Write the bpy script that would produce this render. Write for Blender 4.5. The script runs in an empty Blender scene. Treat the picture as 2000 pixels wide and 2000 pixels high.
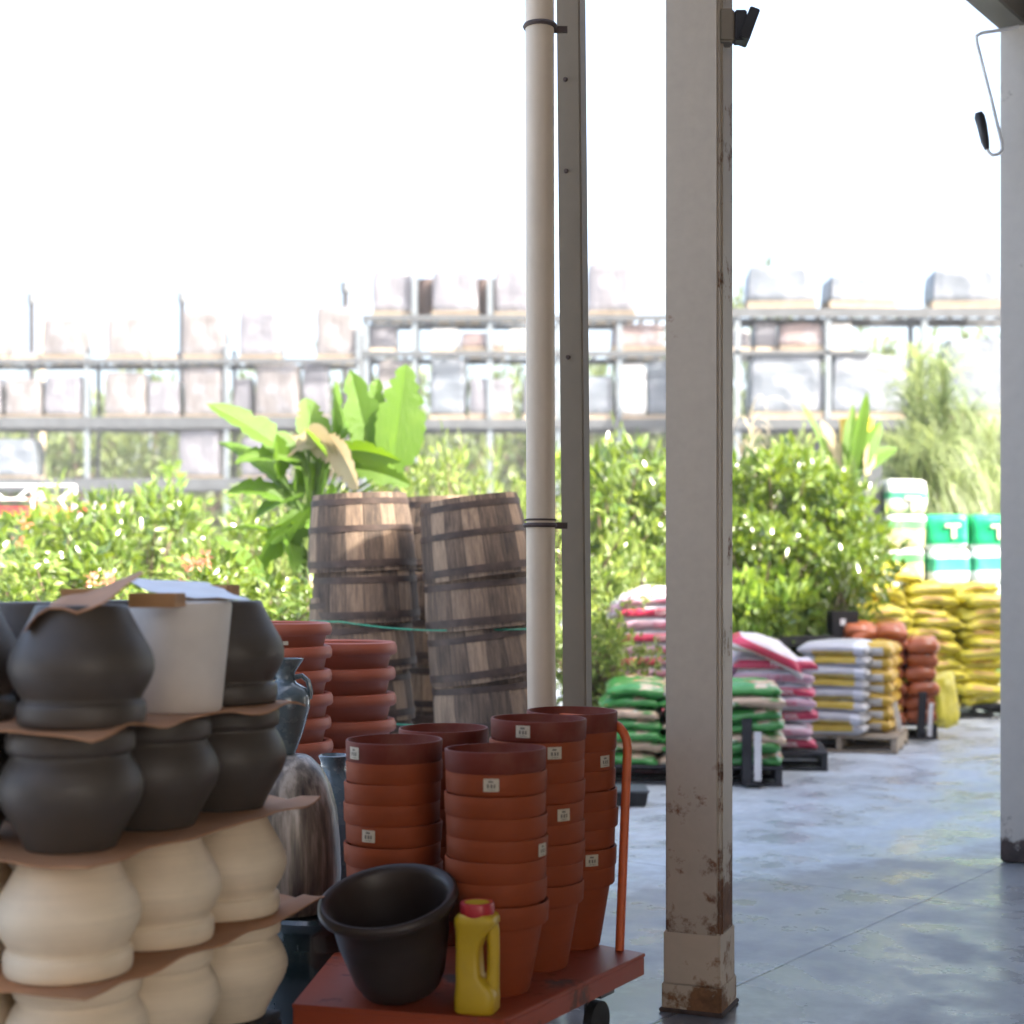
import bpy, bmesh, math, random
import numpy as np
from mathutils import Vector, Matrix, Euler, noise
R = math.radians
PI = math.pi
sc = bpy.context.scene
COL = sc.collection
random.seed(7)

# ------------------------------------------------------------------ camera
CAMH = 1.45
F = 3000.0            # focal length in photo pixels (2000 px wide)
HOR = 1130.0          # horizon row
cd = bpy.data.cameras.new("camera"); cam = bpy.data.objects.new("camera", cd); COL.objects.link(cam)
cam.location = (0, 0, CAMH); cam.rotation_euler = (R(90), 0, 0)
cd.sensor_width = 36; cd.lens = 54; cd.shift_y = (HOR - 1000) / 2000
cd.clip_start = 0.05; cd.clip_end = 2000
cd.dof.use_dof = True; cd.dof.focus_distance = 5.6; cd.dof.aperture_fstop = 2.0
sc.camera = cam
# ------------------------------------------------------------------ light
SUN_TO = Vector((-0.86, 0.51, 0)).normalized()      # horizontal direction the light travels
SUN_EL = R(42.2)
world = bpy.data.worlds.new("World"); sc.world = world; world.use_nodes = True
wn = world.node_tree; wn.nodes.clear()
sky = wn.nodes.new('ShaderNodeTexSky'); sky.sky_type = 'NISHITA'; sky.sun_disc = False
sky.sun_elevation = SUN_EL; sky.sun_rotation = math.atan2(-SUN_TO.x, -SUN_TO.y)
sky.air_density = 1.0; sky.dust_density = 7.0; sky.ozone_density = 1.0
bg = wn.nodes.new('ShaderNodeBackground'); bg.inputs[1].default_value = 0.15
wo = wn.nodes.new('ShaderNodeOutputWorld')
wn.links.new(sky.outputs[0], bg.inputs[0]); wn.links.new(bg.outputs[0], wo.inputs[0])
ld = bpy.data.lights.new("sun", 'SUN'); ld.energy = 4.2; ld.angle = R(0.5); ld.color = (1.0, 0.94, 0.84)
sun = bpy.data.objects.new("sun", ld); COL.objects.link(sun)
sdir = Vector((SUN_TO.x * math.cos(SUN_EL), SUN_TO.y * math.cos(SUN_EL), -math.sin(SUN_EL)))
sun.rotation_euler = sdir.to_track_quat('-Z', 'Y').to_euler()
sc.view_settings.view_transform = 'Standard'; sc.view_settings.look = 'None'
sc.view_settings.gamma = 1; sc.view_settings.use_curve_mapping = False
sc.view_settings.exposure = 2.42
sc.cycles.max_bounces = 8; sc.cycles.transparent_max_bounces = 12

def W(px, py, D): return Vector(((px - 1000) / F * D, D, CAMH - (py - HOR) / F * D))
def XP(px, D): return (px - 1000) / F * D
def ZP(py, D): return CAMH - (py - HOR) / F * D

# ------------------------------------------------------------------ materials
def newmat(name):
    m = bpy.data.materials.new(name); m.use_nodes = True
    nt = m.node_tree; return m, nt, nt.nodes['Principled BSDF'], nt.nodes['Material Output']
def N(nt, t, **kw):
    n = nt.nodes.new(t)
    for k, v in kw.items(): setattr(n, k, v)
    return n
def L(nt, a, b): nt.links.new(a, b)
def coords(nt, which='Object', scale=(1, 1, 1), rot=(0, 0, 0)):
    tc = N(nt, 'ShaderNodeTexCoord'); mp = N(nt, 'ShaderNodeMapping')
    mp.inputs['Scale'].default_value = scale; mp.inputs['Rotation'].default_value = rot
    L(nt, tc.outputs[which], mp.inputs[0]); return mp.outputs[0]
def noise_n(nt, vec, scale, detail=4, rough=0.55):
    n = N(nt, 'ShaderNodeTexNoise'); n.inputs['Scale'].default_value = scale
    n.inputs['Detail'].default_value = detail; n.inputs['Roughness'].default_value = rough
    L(nt, vec, n.inputs['Vector']); return n.outputs['Fac']
def ramp(nt, fac, stops):
    r = N(nt, 'ShaderNodeValToRGB'); e = r.color_ramp.elements
    while len(e) < len(stops): e.new(0.5)
    for i, (p, c) in enumerate(stops):
        e[i].position = p; e[i].color = (c[0], c[1], c[2], 1) if not isinstance(c, (int, float)) else (c, c, c, 1)
    L(nt, fac, r.inputs[0]); return r.outputs[0]
def mix(nt, fac, a, b):
    m = N(nt, 'ShaderNodeMix', data_type='RGBA')
    for v, s in ((fac, m.inputs[0]), (a, m.inputs[6]), (b, m.inputs[7])):
        if isinstance(v, (int, float)): s.default_value = v if s is m.inputs[0] or s.type == 'VALUE' else (v, v, v, 1)
        elif isinstance(v, (tuple, list)): s.default_value = (v[0], v[1], v[2], 1)
        else: L(nt, v, s)
    return m.outputs[2]
def math_n(nt, op, a, b=None, c=None):
    m = N(nt, 'ShaderNodeMath', operation=op)
    for i, v in enumerate((a, b, c)):
        if v is None: continue
        if isinstance(v, (int, float)): m.inputs[i].default_value = v
        else: L(nt, v, m.inputs[i])
    return m.outputs[0]
def bump(nt, bs, h, strength=0.3, dist=0.01):
    b = N(nt, 'ShaderNodeBump'); b.inputs['Strength'].default_value = strength; b.inputs['Distance'].default_value = dist
    L(nt, h, b.inputs['Height']); L(nt, b.outputs[0], bs.inputs['Normal'])
def scl(c, k): return tuple(min(1, v * k) for v in c)
def simple(name, c, rough=0.6, scale=6, var=0.18, bstr=0.15, metal=0, spec=0.5, which='Object', bscale=None, coat=0, stretch=(1,1,1)):
    m, nt, bs, out = newmat(name)
    v = coords(nt, which, stretch)
    f = noise_n(nt, v, scale, 5)
    L(nt, ramp(nt, f, [(0.3, scl(c, 1 - var)), (0.7, scl(c, 1 + var))]), bs.inputs['Base Color'])
    L(nt, ramp(nt, noise_n(nt, v, scale * 2.3, 3), [(0.2, max(0.02, rough - .08)), (0.8, min(1, rough + .1))]), bs.inputs['Roughness'])
    bs.inputs['Metallic'].default_value = metal; bs.inputs['Specular IOR Level'].default_value = spec
    bs.inputs['Coat Weight'].default_value = coat
    if bstr: bump(nt, bs, noise_n(nt, v, bscale or scale * 5, 4), bstr, 0.004)
    return m
def sepxyz(nt, v):
    s = N(nt, 'ShaderNodeSeparateXYZ'); L(nt, v, s.inputs[0]); return s.outputs

M = {}
def pot_mat(name, c, rough, rings=120, spec=0.4, streak=0.0):
    m, nt, bs, out = newmat(name)
    v = coords(nt); x, y, z = sepxyz(nt, v)
    vz = coords(nt, 'Object', (1.5, 1.5, 40))
    f = noise_n(nt, vz, 2.2, 5); f2 = noise_n(nt, v, 9, 5, .65)
    c1 = ramp(nt, f, [(0.3, scl(c, .94)), (0.7, scl(c, 1.05))])
    c2 = mix(nt, math_n(nt, 'MULTIPLY', ramp(nt, f2, [(.45, 0.), (.75, 1.)]), .22), c1, scl(c, .6))
    L(nt, c2, bs.inputs['Base Color'])
    if streak:
        c2 = mix(nt, math_n(nt, 'MULTIPLY', ramp(nt, noise_n(nt, coords(nt, 'Object', (1, 1, .5)), 6, 7, .7), [(.48, 0.), (.7, 1.)]), streak), c2, (.26, .12, .07)); L(nt, c2, bs.inputs['Base Color'])
    bs.inputs['Roughness'].default_value = rough; bs.inputs['Specular IOR Level'].default_value = spec
    s = math_n(nt, 'SINE', math_n(nt, 'MULTIPLY', z, rings * 5))
    h = math_n(nt, 'ADD', math_n(nt, 'MULTIPLY', s, .25), noise_n(nt, vz, 5, 4))
    bump(nt, bs, h, 0.10, 0.002)
    return m
M['grey_pot'] = pot_mat('grey_pot_clay', (.066, .054, .044), .5)
M['cream_pot'] = pot_mat('cream_pot_clay', (.74, .62, .45), .55)
M['terracotta'] = pot_mat('terracotta_plastic', (.26, .052, .014), .6, rings=20, spec=.18)
M['terracotta_dark'] = pot_mat('terracotta_plastic_top', (.15, .026, .014), .6, rings=20, spec=.2, streak=.3)
M['roll_terracotta'] = pot_mat('rolled_terracotta', (.26, .06, .028), .5, rings=30)
M['black_pot'] = pot_mat('dark_brown_plastic', (.032, .021, .016), .42, rings=20)
M['blue_glaze'] = simple('blue_glaze', (.085, .115, .13), .25, 8, .3, .05, coat=.4)
M['dark_glaze'] = simple('dark_green_glaze', (.012, .022, .022), .2, 6, .4, .05, coat=.5)
M['white_tub'] = simple('white_foam_tub', (.66, .62, .58), .6, 10, .06, .1)
M['paper'] = simple('white_paper', (.78, .8, .84), .7, 8, .04, .1)
M['cardboard'] = simple('cardboard', (.38, .185, .085), .8, 5, .15, .15)
M['cardboard_dark'] = simple('cardboard_block', (.40, .22, .10), .8, 7, .2, .2)
M['orange_metal'] = None
def worn_paint(name, c, rust, amt=.5, rough=.45, scale=5, zlow=None, side=None):
    m, nt, bs, out = newmat(name)
    v = coords(nt); x, y, z = sepxyz(nt, v)
    n1 = noise_n(nt, v, scale, 8, .7); n2 = noise_n(nt, v, scale * 4, 5, .6)
    base = ramp(nt, n2, [(.3, scl(c, .95)), (.7, scl(c, 1.03))])
    lo = 1 - amt * .5
    th = n1
    if zlow is not None:
        g = N(nt, 'ShaderNodeMapRange'); g.inputs[1].default_value = zlow[0]; g.inputs[2].default_value = zlow[1]
        g.inputs[3].default_value = zlow[2]; g.inputs[4].default_value = 0.0; L(nt, z, g.inputs[0])
        th = math_n(nt, 'ADD', n1, g.outputs[0])
    if side: th = math_n(nt, 'ADD', th, math_n(nt, 'MULTIPLY', math_n(nt, 'GREATER_THAN', x, side), .075))
    k = ramp(nt, th, [(lo - .04, 0.), (lo + .04, 1.)])
    rc = ramp(nt, n2, [(.3, scl(rust, .45)), (.7, scl(rust, 1.2))])
    L(nt, mix(nt, k, base, rc), bs.inputs['Base Color'])
    L(nt, ramp(nt, k, [(0, rough), (1, .85)]), bs.inputs['Roughness'])
    bump(nt, bs, math_n(nt, 'ADD', math_n(nt, 'MULTIPLY', k, -.5), math_n(nt, 'MULTIPLY', n2, .3)), .35, .004)
    return m
M['post_paint'] = worn_paint('cream_post_paint', (.42, .355, .28), (.15, .07, .035), .62, .5, 7, (0.0, .9, .24), .086)
M['post_base'] = worn_paint('cream_base_paint', (.50, .41, .31), (.20, .095, .04), .78, .55, 6, (0.0, .35, .12))
M['grey_post'] = worn_paint('grey_post_paint', (.52, .49, .45), (.07, .05, .045), .6, .5, 4, (0.0, .5, .3))
M['pipe_paint'] = worn_paint('cream_pipe_paint', (.50, .41, .31), (.2, .13, .08), .45, .45, 3)
M['dark_post'] = worn_paint('weathered_post', (.19, .155, .112), (.07, .045, .035), .6, .7, 4)
M['orange_metal'] = worn_paint('orange_cart_paint', (.30, .048, .013), (.10, .06, .05), .80, .45, 4)
M['orange_tube'] = worn_paint('orange_tube_paint', (.62, .12, .03), (.2, .07, .04), .5, .4, 8)
M['rubber'] = simple('black_rubber', (.015, .015, .016), .7, 10, .2, .2)
M['black_metal'] = simple('dark_metal', (.03, .03, .035), .5, 10, .3, .1, metal=.3)
M['band'] = simple('rusty_band', (.06, .038, .032), .7, 20, .4, .3)
M['steel'] = simple('galvanised_steel', (.10, .11, .12), .45, 8, .15, .1, metal=.4)
M['rack_light'] = simple('pale_rack_steel', (.13, .15, .165), .5, 8, .1, .1, metal=.2)
M['rack_beam'] = simple('grey_rack_beam', (.05, .055, .06), .6, 4, .2, .1)
M['roofing'] = simple('roof_underside', (.16, .15, .13), .7, 2, .3, .2)
M['yellow_plastic'] = simple('yellow_plastic', (.50, .33, .012), .4, 12, .06, .05)
M['red_plastic'] = simple('red_plastic', (.40, .02, .025), .35, 12, .1, .03)
M['tag_paper'] = simple('tag_paper', (.50, .44, .33), .6, 60, .08, 0)
M['tag_ink'] = simple('tag_ink', (.15, .13, .11), .7, 60, .2, 0)
M['twine'] = simple('green_twine', (.02, .22, .13), .5, 40, .2, 0)
M['wood_pallet'] = simple('pallet_wood', (.33, .27, .20), .8, 9, .35, .4, stretch=(1, 6, 6))
M['dark_pallet'] = simple('dark_pallet', (.03, .03, .035), .6, 9, .3, .2)
M['white_metal'] = simple('white_painted_metal', (.75, .75, .75), .4, 9, .06, .05)
M['trunk'] = simple('bark', (.13, .09, .06), .9, 12, .35, .5, stretch=(4, 4, 1))
M['dry_stem'] = simple('dry_stem', (.42, .33, .22), .8, 12, .25, .2)
M['sign_white'] = simple('white_sign_board', (.7, .7, .72), .5, 8, .05, .05)
M['white_letter'] = simple('white_lettering', (.8, .78, .8), .5, 8, .03, 0)
M['red_letter'] = simple('red_lettering', (.50, .03, .09), .5, 8, .05, 0)
M['emblem_cream'] = simple('cream_emblem', (.66, .62, .45), .5, 8, .05, 0)

def leaf_mat(name, c, c2, trans=.35, rough=.4, spec=.5):
    m, nt, bs, out = newmat(name)
    v = coords(nt)
    at = N(nt, 'ShaderNodeAttribute'); at.attribute_name = 'lv'
    f = math_n(nt, 'ADD', math_n(nt, 'MULTIPLY', noise_n(nt, v, 2.5, 3), .5), math_n(nt, 'MULTIPLY', at.outputs['Fac'], .55))
    col = ramp(nt, f, [(.25, c), (.8, c2)])
    L(nt, col, bs.inputs['Base Color']); bs.inputs['Roughness'].default_value = rough
    bs.inputs['Specular IOR Level'].default_value = spec
    if 'banana' in name: bump(nt, bs, noise_n(nt, coords(nt, 'Object', (30, 30, 3)), 3, 3), .5, .02)
    tr = N(nt, 'ShaderNodeBsdfTranslucent')
    hs = N(nt, 'ShaderNodeHueSaturation'); hs.inputs['Value'].default_value = 1.8; hs.inputs['Saturation'].default_value = 1.1
    hs.inputs['Hue'].default_value = .485
    L(nt, col, hs.inputs['Color']); L(nt, hs.outputs[0], tr.inputs[0])
    ms = N(nt, 'ShaderNodeMixShader'); ms.inputs[0].default_value = trans
    L(nt, bs.outputs[0], ms.inputs[1]); L(nt, tr.outputs[0], ms.inputs[2]); L(nt, ms.outputs[0], out.inputs[0])
    return m
M['leaf_a'] = leaf_mat('willowy_leaf', (.08, .13, .028), (.26, .33, .085))
M['leaf_b'] = leaf_mat('glossy_leaf', (.05, .10, .014), (.17, .24, .036), .27, .22, 1.0)
M['leaf_lime'] = leaf_mat('lime_leaf', (.10, .19, .03), (.24, .33, .07), .4)
M['leaf_banana'] = leaf_mat('banana_leaf', (.075, .15, .016), (.19, .29, .035), .45, .45, .35)
M['leaf_dry'] = leaf_mat('dry_leaf', (.30, .25, .15), (.50, .47, .35), .3, .6, .3)
M['leaf_grass'] = leaf_mat('grass_blade', (.085, .13, .045), (.27, .32, .15), .4, .45)
M['leaf_tree'] = leaf_mat('tree_leaf', (.045, .075, .02), (.14, .18, .05), .3, .5)
M['flower'] = leaf_mat('orange_flower', (.50, .17, .09), (.62, .34, .22), .3, .5)

# barrels: staves of different tone
def barrel_mat():
    m, nt, bs, out = newmat('weathered_oak_staves')
    tc = N(nt, 'ShaderNodeTexCoord'); x, y, z = sepxyz(nt, tc.outputs['Object'])
    a = math_n(nt, 'MULTIPLY', math_n(nt, 'ARCTAN2', y, x), 18 / (2 * PI))
    idx = math_n(nt, 'FLOOR', a)
    oi = N(nt, 'ShaderNodeObjectInfo')
    wn_ = N(nt, 'ShaderNodeTexWhiteNoise', noise_dimensions='2D')
    cb = N(nt, 'ShaderNodeCombineXYZ'); L(nt, idx, cb.inputs[0]); L(nt, math_n(nt, 'MULTIPLY', oi.outputs['Random'], 99.), cb.inputs[1])
    L(nt, cb.outputs[0], wn_.inputs[0])
    grain = noise_n(nt, coords(nt, 'Object', (14, 14, 1.0)), 4, 8, .75)
    f = math_n(nt, 'ADD', math_n(nt, 'MULTIPLY', wn_.outputs['Value'], .34), math_n(nt, 'MULTIPLY', grain, .9))
    col = ramp(nt, f, [(.34, (.020, .014, .011)), (.5, (.072, .049, .034)), (.66, (.15, .103, .07)), (.82, (.27, .19, .125))])
    fr = math_n(nt, 'FRACT', a); e = math_n(nt, 'MINIMUM', fr, math_n(nt, 'SUBTRACT', 1.0, fr))
    gap = ramp(nt, e, [(.0, .35), (.05, 1.)])
    L(nt, mix(nt, gap, (.02, .015, .013), col), bs.inputs['Base Color']); bs.inputs['Roughness'].default_value = .85
    bump(nt, bs, math_n(nt, 'ADD', gap, math_n(nt, 'MULTIPLY', grain, .6)), .6, .006)
    return m
M['barrel'] = barrel_mat()
M['hoop'] = simple('rusty_hoop', (.05, .032, .025), .6, 14, .5, .3, metal=.2)

def streaked_jar():
    m, nt, bs, out = newmat('streaked_glaze')
    v = coords(nt, 'Object', (10, 10, .8))
    f = noise_n(nt, v, 2.4, 6, .6)
    L(nt, ramp(nt, f, [(.36, (.03, .028, .03)), (.5, (.16, .13, .10)), (.66, (.42, .36, .30))]), bs.inputs['Base Color'])
    bs.inputs['Roughness'].default_value = .4; bs.inputs['Coat Weight'].default_value = .15
    bump(nt, bs, f, .3, .004); return m
M['streak_jar'] = streaked_jar()

def bag_mat(name, base, bands, rough=.35, nz=0.0, c2=None, var=.1):
    """base plastic colour, bands = list of (axis, lo, hi, colour) in the bag's own coordinates"""
    m, nt, bs, out = newmat(name)
    v = coords(nt); xyz = sepxyz(nt, v)
    nn = noise_n(nt, v, 7, 5, .6)
    col = ramp(nt, nn, [(.3, scl(base, 1 - var)), (.7, scl(base, 1 + var))])
    if c2:
        for (cc, sc_, lo) in c2:
            k = ramp(nt, noise_n(nt, coords(nt, 'Object', (1, 1.2, 2.2)), sc_, 2), [(lo, 0.), (lo + .05, 1.)])
            col = mix(nt, k, col, cc)
    for (conds, cc) in bands:
        k = None
        for (ax, lo, hi) in conds:
            p = math_n(nt, 'MULTIPLY', math_n(nt, 'GREATER_THAN', xyz[ax], lo), math_n(nt, 'LESS_THAN', xyz[ax], hi))
            k = p if k is None else math_n(nt, 'MULTIPLY', k, p)
        col = mix(nt, k, col, cc)
    L(nt, col, bs.inputs['Base Color']); bs.inputs['Roughness'].default_value = rough
    bump(nt, bs, noise_n(nt, coords(nt, 'Object', (1, 1, 2)), 16, 4, .6), .5, .012)
    return m
WHT = (.62, .62, .66)
M['bag_red'] = bag_mat('white_bag_red_panel', (.6, .55, .6), [([(2, -.03, .034)], (.50, .035, .09))])
M['bag_pale'] = bag_mat('white_bag_pink_panel', (.60, .56, .62), [([(2, -.028, .03)], (.55, .33, .42))])
M['bag_green'] = bag_mat('green_bag', (.05, .26, .055), [], .3, c2=[((.62, .50, .36), 5.0, .56), ((.50, .17, .06), 7.0, .63)])
M['bag_green2'] = bag_mat('peach_green_bag', (.58, .42, .30), [], .3, c2=[((.07, .24, .05), 4.0, .53), ((.62, .62, .55), 7.0, .6)])
M['bag_yw'] = bag_mat('grey_yellow_bag', (.45, .45, .47), [([(2, -.02, .045), (0, -.14, .2)], (.56, .40, .05)), ([(0, -.24, -.17)], (.66, .68, .72))])
M['bag_yw_b'] = bag_mat('grey_bag_back', (.43, .43, .45), [([(2, -.05, -.01), (0, -.16, .2)], (.50, .40, .12)), ([(0, .18, .26)], (.6, .62, .68))])
M['bag_yw_end'] = bag_mat('yellow_end_bag', (.56, .36, .04), [([(2, -.05, .02), (0, -.1, .1)], (.60, .58, .55))])
M['bag_orange'] = bag_mat('orange_bag', (.42, .11, .035), [], .35, c2=[((.50, .30, .22), 6.0, .6)], var=.2)
M['bag_yellow'] = bag_mat('yellow_bag', (.60, .53, .04), [([(2, -.028, -.004), (0, -.2, .22)], (.30, .24, .05)), ([(0, -.12, .1), (2, .015, .045)], (.52, .30, .12))], .35, c2=[((.44, .38, .035), 5.0, .58)], var=.18)
M['bale_white'] = bag_mat('white_green_bale', (.44, .47, .45), [([(2, -.02, .06)], (.05, .30, .16)), ([(2, -.2, -.12)], (.30, .42, .22))], .35)
M['bale_green'] = bag_mat('green_bale', (.01, .32, .13), [([(2, -.22, -.15)], (.6, .66, .66))], .3)
M['bale_teal'] = bag_mat('teal_bale', (.05, .36, .22), [([(2, .1, .22)], (.62, .70, .70)), ([(2, -.2, -.06)], (.6, .66, .64))], .35)
M['bale_cream'] = bag_mat('cream_bale', (.42, .38, .22), [([(2, .03, .14)], (.10, .30, .12)), ([(2, .14, .25)], (.6, .63, .62))], .4)

def load_mat(name, c, c2, vert=True):
    m, nt, bs, out = newmat(name)
    v = coords(nt, 'Object', (7, 7, .8) if vert else (.6, .6, 7))
    f = noise_n(nt, v, 2.0, 6, .7)
    g = noise_n(nt, coords(nt, 'Object', (1, 1, 1)), 2.5, 3)
    col = ramp(nt, f, [(.35, c), (.62, c2)])
    L(nt, mix(nt, ramp(nt, g, [(.55, 0.), (.62, .35)]), col, (.22, .225, .25)), bs.inputs['Base Color'])
    bs.inputs['Roughness'].default_value = .35
    bump(nt, bs, f, .4, .03); return m
M['load_brown'] = load_mat('wrapped_stone_load', (.070, .062, .060), (.15, .14, .141))
M['load_white'] = load_mat('wrapped_white_load', (.085, .085, .097), (.13, .126, .14))
M['load_blue'] = load_mat('wrapped_sack_load', (.07, .082, .098), (.12, .135, .155), False)
M['load_bright'] = load_mat('bright_wrapped_load', (.5, .5, .5), (.6, .6, .6))
M['load_red'] = load_mat('brick_load', (.10, .07, .065), (.16, .12, .115), False)

# ------------------------------------------------------------------ mesh helpers
class MB:
    def __init__(s): s.v = []; s.f = []
    def add(s, vs, fs, mat=None):
        o = len(s.v)
        for p in vs:
            p = Vector(p); s.v.append(tuple(mat @ p if mat is not None else p))
        s.f += [tuple(i + o for i in f) for f in fs]; return s
    def box(s, c, d, rot=None, taper=1.0):
        x, y, z = d[0] / 2, d[1] / 2, d[2] / 2
        vs = [(-x, -y, -z), (x, -y, -z), (x, y, -z), (-x, y, -z), (-x * taper, -y * taper, z), (x * taper, -y * taper, z), (x * taper, y * taper, z), (-x * taper, y * taper, z)]
        m = Matrix.Translation(Vector(c))
        if rot is not None: m = m @ (rot if isinstance(rot, Matrix) else Euler(rot).to_matrix().to_4x4())
        return s.add(vs, [(0, 3, 2, 1), (4, 5, 6, 7), (0, 1, 5, 4), (1, 2, 6, 5), (2, 3, 7, 6), (3, 0, 4, 7)], m)
    def lathe(s, prof, seg=40, mat=None, sx=1, sy=1, wob=0, seed=0):
        vs = []; fs = []; n = len(prof)
        for i in range(seg):
            a = 2 * PI * i / seg
            for (r, z) in prof:
                k = 1 + wob * noise.noise(Vector((math.cos(a) * 1.3 + seed, math.sin(a) * 1.3, z * 3)))
                vs.append((r * k * math.cos(a) * sx, r * k * math.sin(a) * sy, z))
        for i in range(seg):
            j = (i + 1) % seg
            for k in range(n - 1):
                fs.append((i * n + k, j * n + k, j * n + k + 1, i * n + k + 1))
        if prof[0][0] > 1e-4: fs.append(tuple((seg - 1 - i) * n for i in range(seg)))
        if prof[-1][0] > 1e-4: fs.append(tuple(i * n + n - 1 for i in range(seg)))
        return s.add(vs, fs, mat)
    def tube(s, pts, r, seg=8, caps=True):
        pts = [Vector(p) for p in pts]; rs = r if isinstance(r, (list, tuple)) else [r] * len(pts)
        vs = []; fs = []; up = None
        for i, p in enumerate(pts):
            t = (pts[min(i + 1, len(pts) - 1)] - pts[max(i - 1, 0)]).normalized()
            if up is None:
                up = t.cross(Vector((0, 0, 1)) if abs(t.z) < .9 else Vector((1, 0, 0))).normalized()
            up = (up - t * up.dot(t)).normalized(); w = t.cross(up)
            for k in range(seg):
                a = 2 * PI * k / seg; vs.append(p + (up * math.cos(a) + w * math.sin(a)) * rs[i])
        for i in range(len(pts) - 1):
            for k in range(seg):
                k2 = (k + 1) % seg
                fs.append((i * seg + k, i * seg + k2, (i + 1) * seg + k2, (i + 1) * seg + k))
        if caps:
            fs.append(tuple(reversed(range(seg)))); fs.append(tuple((len(pts) - 1) * seg + k for k in range(seg)))
        return s.add(vs, fs)
    def mesh(s, name, m, smooth=True, bevel=0, auto=40):
        me = bpy.data.meshes.new(name); me.from_pydata([tuple(v) for v in s.v], [], s.f); me.update()
        bm = bmesh.new(); bm.from_mesh(me)
        bmesh.ops.recalc_face_normals(bm, faces=bm.faces)
        if bevel:
            es = [e for e in bm.edges if len(e.link_faces) == 2 and e.calc_face_angle(0) > R(30)]
            bmesh.ops.bevel(bm, geom=es, offset=bevel, segments=2, affect='EDGES', clamp_overlap=True)
        for f in bm.faces: f.smooth = smooth
        if smooth:
            for e in bm.edges:
                if len(e.link_faces) == 2 and e.calc_face_angle(0) > R(auto): e.smooth = False
        bm.to_mesh(me); bm.free()
        if m: me.materials.append(m)
        return me
    def build(s, name, m, parent=None, **kw):
        return put(name, s.mesh(name, m, **kw), parent)
def put(name, me, parent=None, loc=None, rot=None):
    o = bpy.data.objects.new(name, me); COL.objects.link(o)
    if parent: o.parent = parent
    if loc is not None: o.location = loc
    if rot is not None: o.rotation_euler = rot
    return o
def tag(o, label, cat, group=None):
    o['label'] = label; o['category'] = cat
    if group: o['group'] = group
    return o
def thing(name, label, cat, loc=(0, 0, 0), rot=(0, 0, 0), group=None):
    o = bpy.data.objects.new(name, None); COL.objects.link(o); o.location = loc; o.rotation_euler = rot
    o.empty_display_size = .1
    return tag(o, label, cat, group)
def dup(root, loc, rot=None, label=None, scale=None):
    r = root.copy(); COL.objects.link(r); r.location = loc
    if rot is not None: r.rotation_euler = rot
    if scale is not None: r.scale = scale
    if label: r['label'] = label
    for ch in root.children:
        c = ch.copy(); COL.objects.link(c); c.parent = r
        for g in ch.children:
            d = g.copy(); COL.objects.link(d); d.parent = c
    return r
ORD = ['topmost', 'second', 'third', 'fourth', 'fifth', 'sixth', 'seventh', 'eighth', 'ninth', 'tenth', 'eleventh', 'twelfth']
def from_top(k, where): return ('topmost %s' % where.replace('of ', 'of ', 1)) if k == 0 else '%s from the top %s' % (ORD[k], where)

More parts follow.
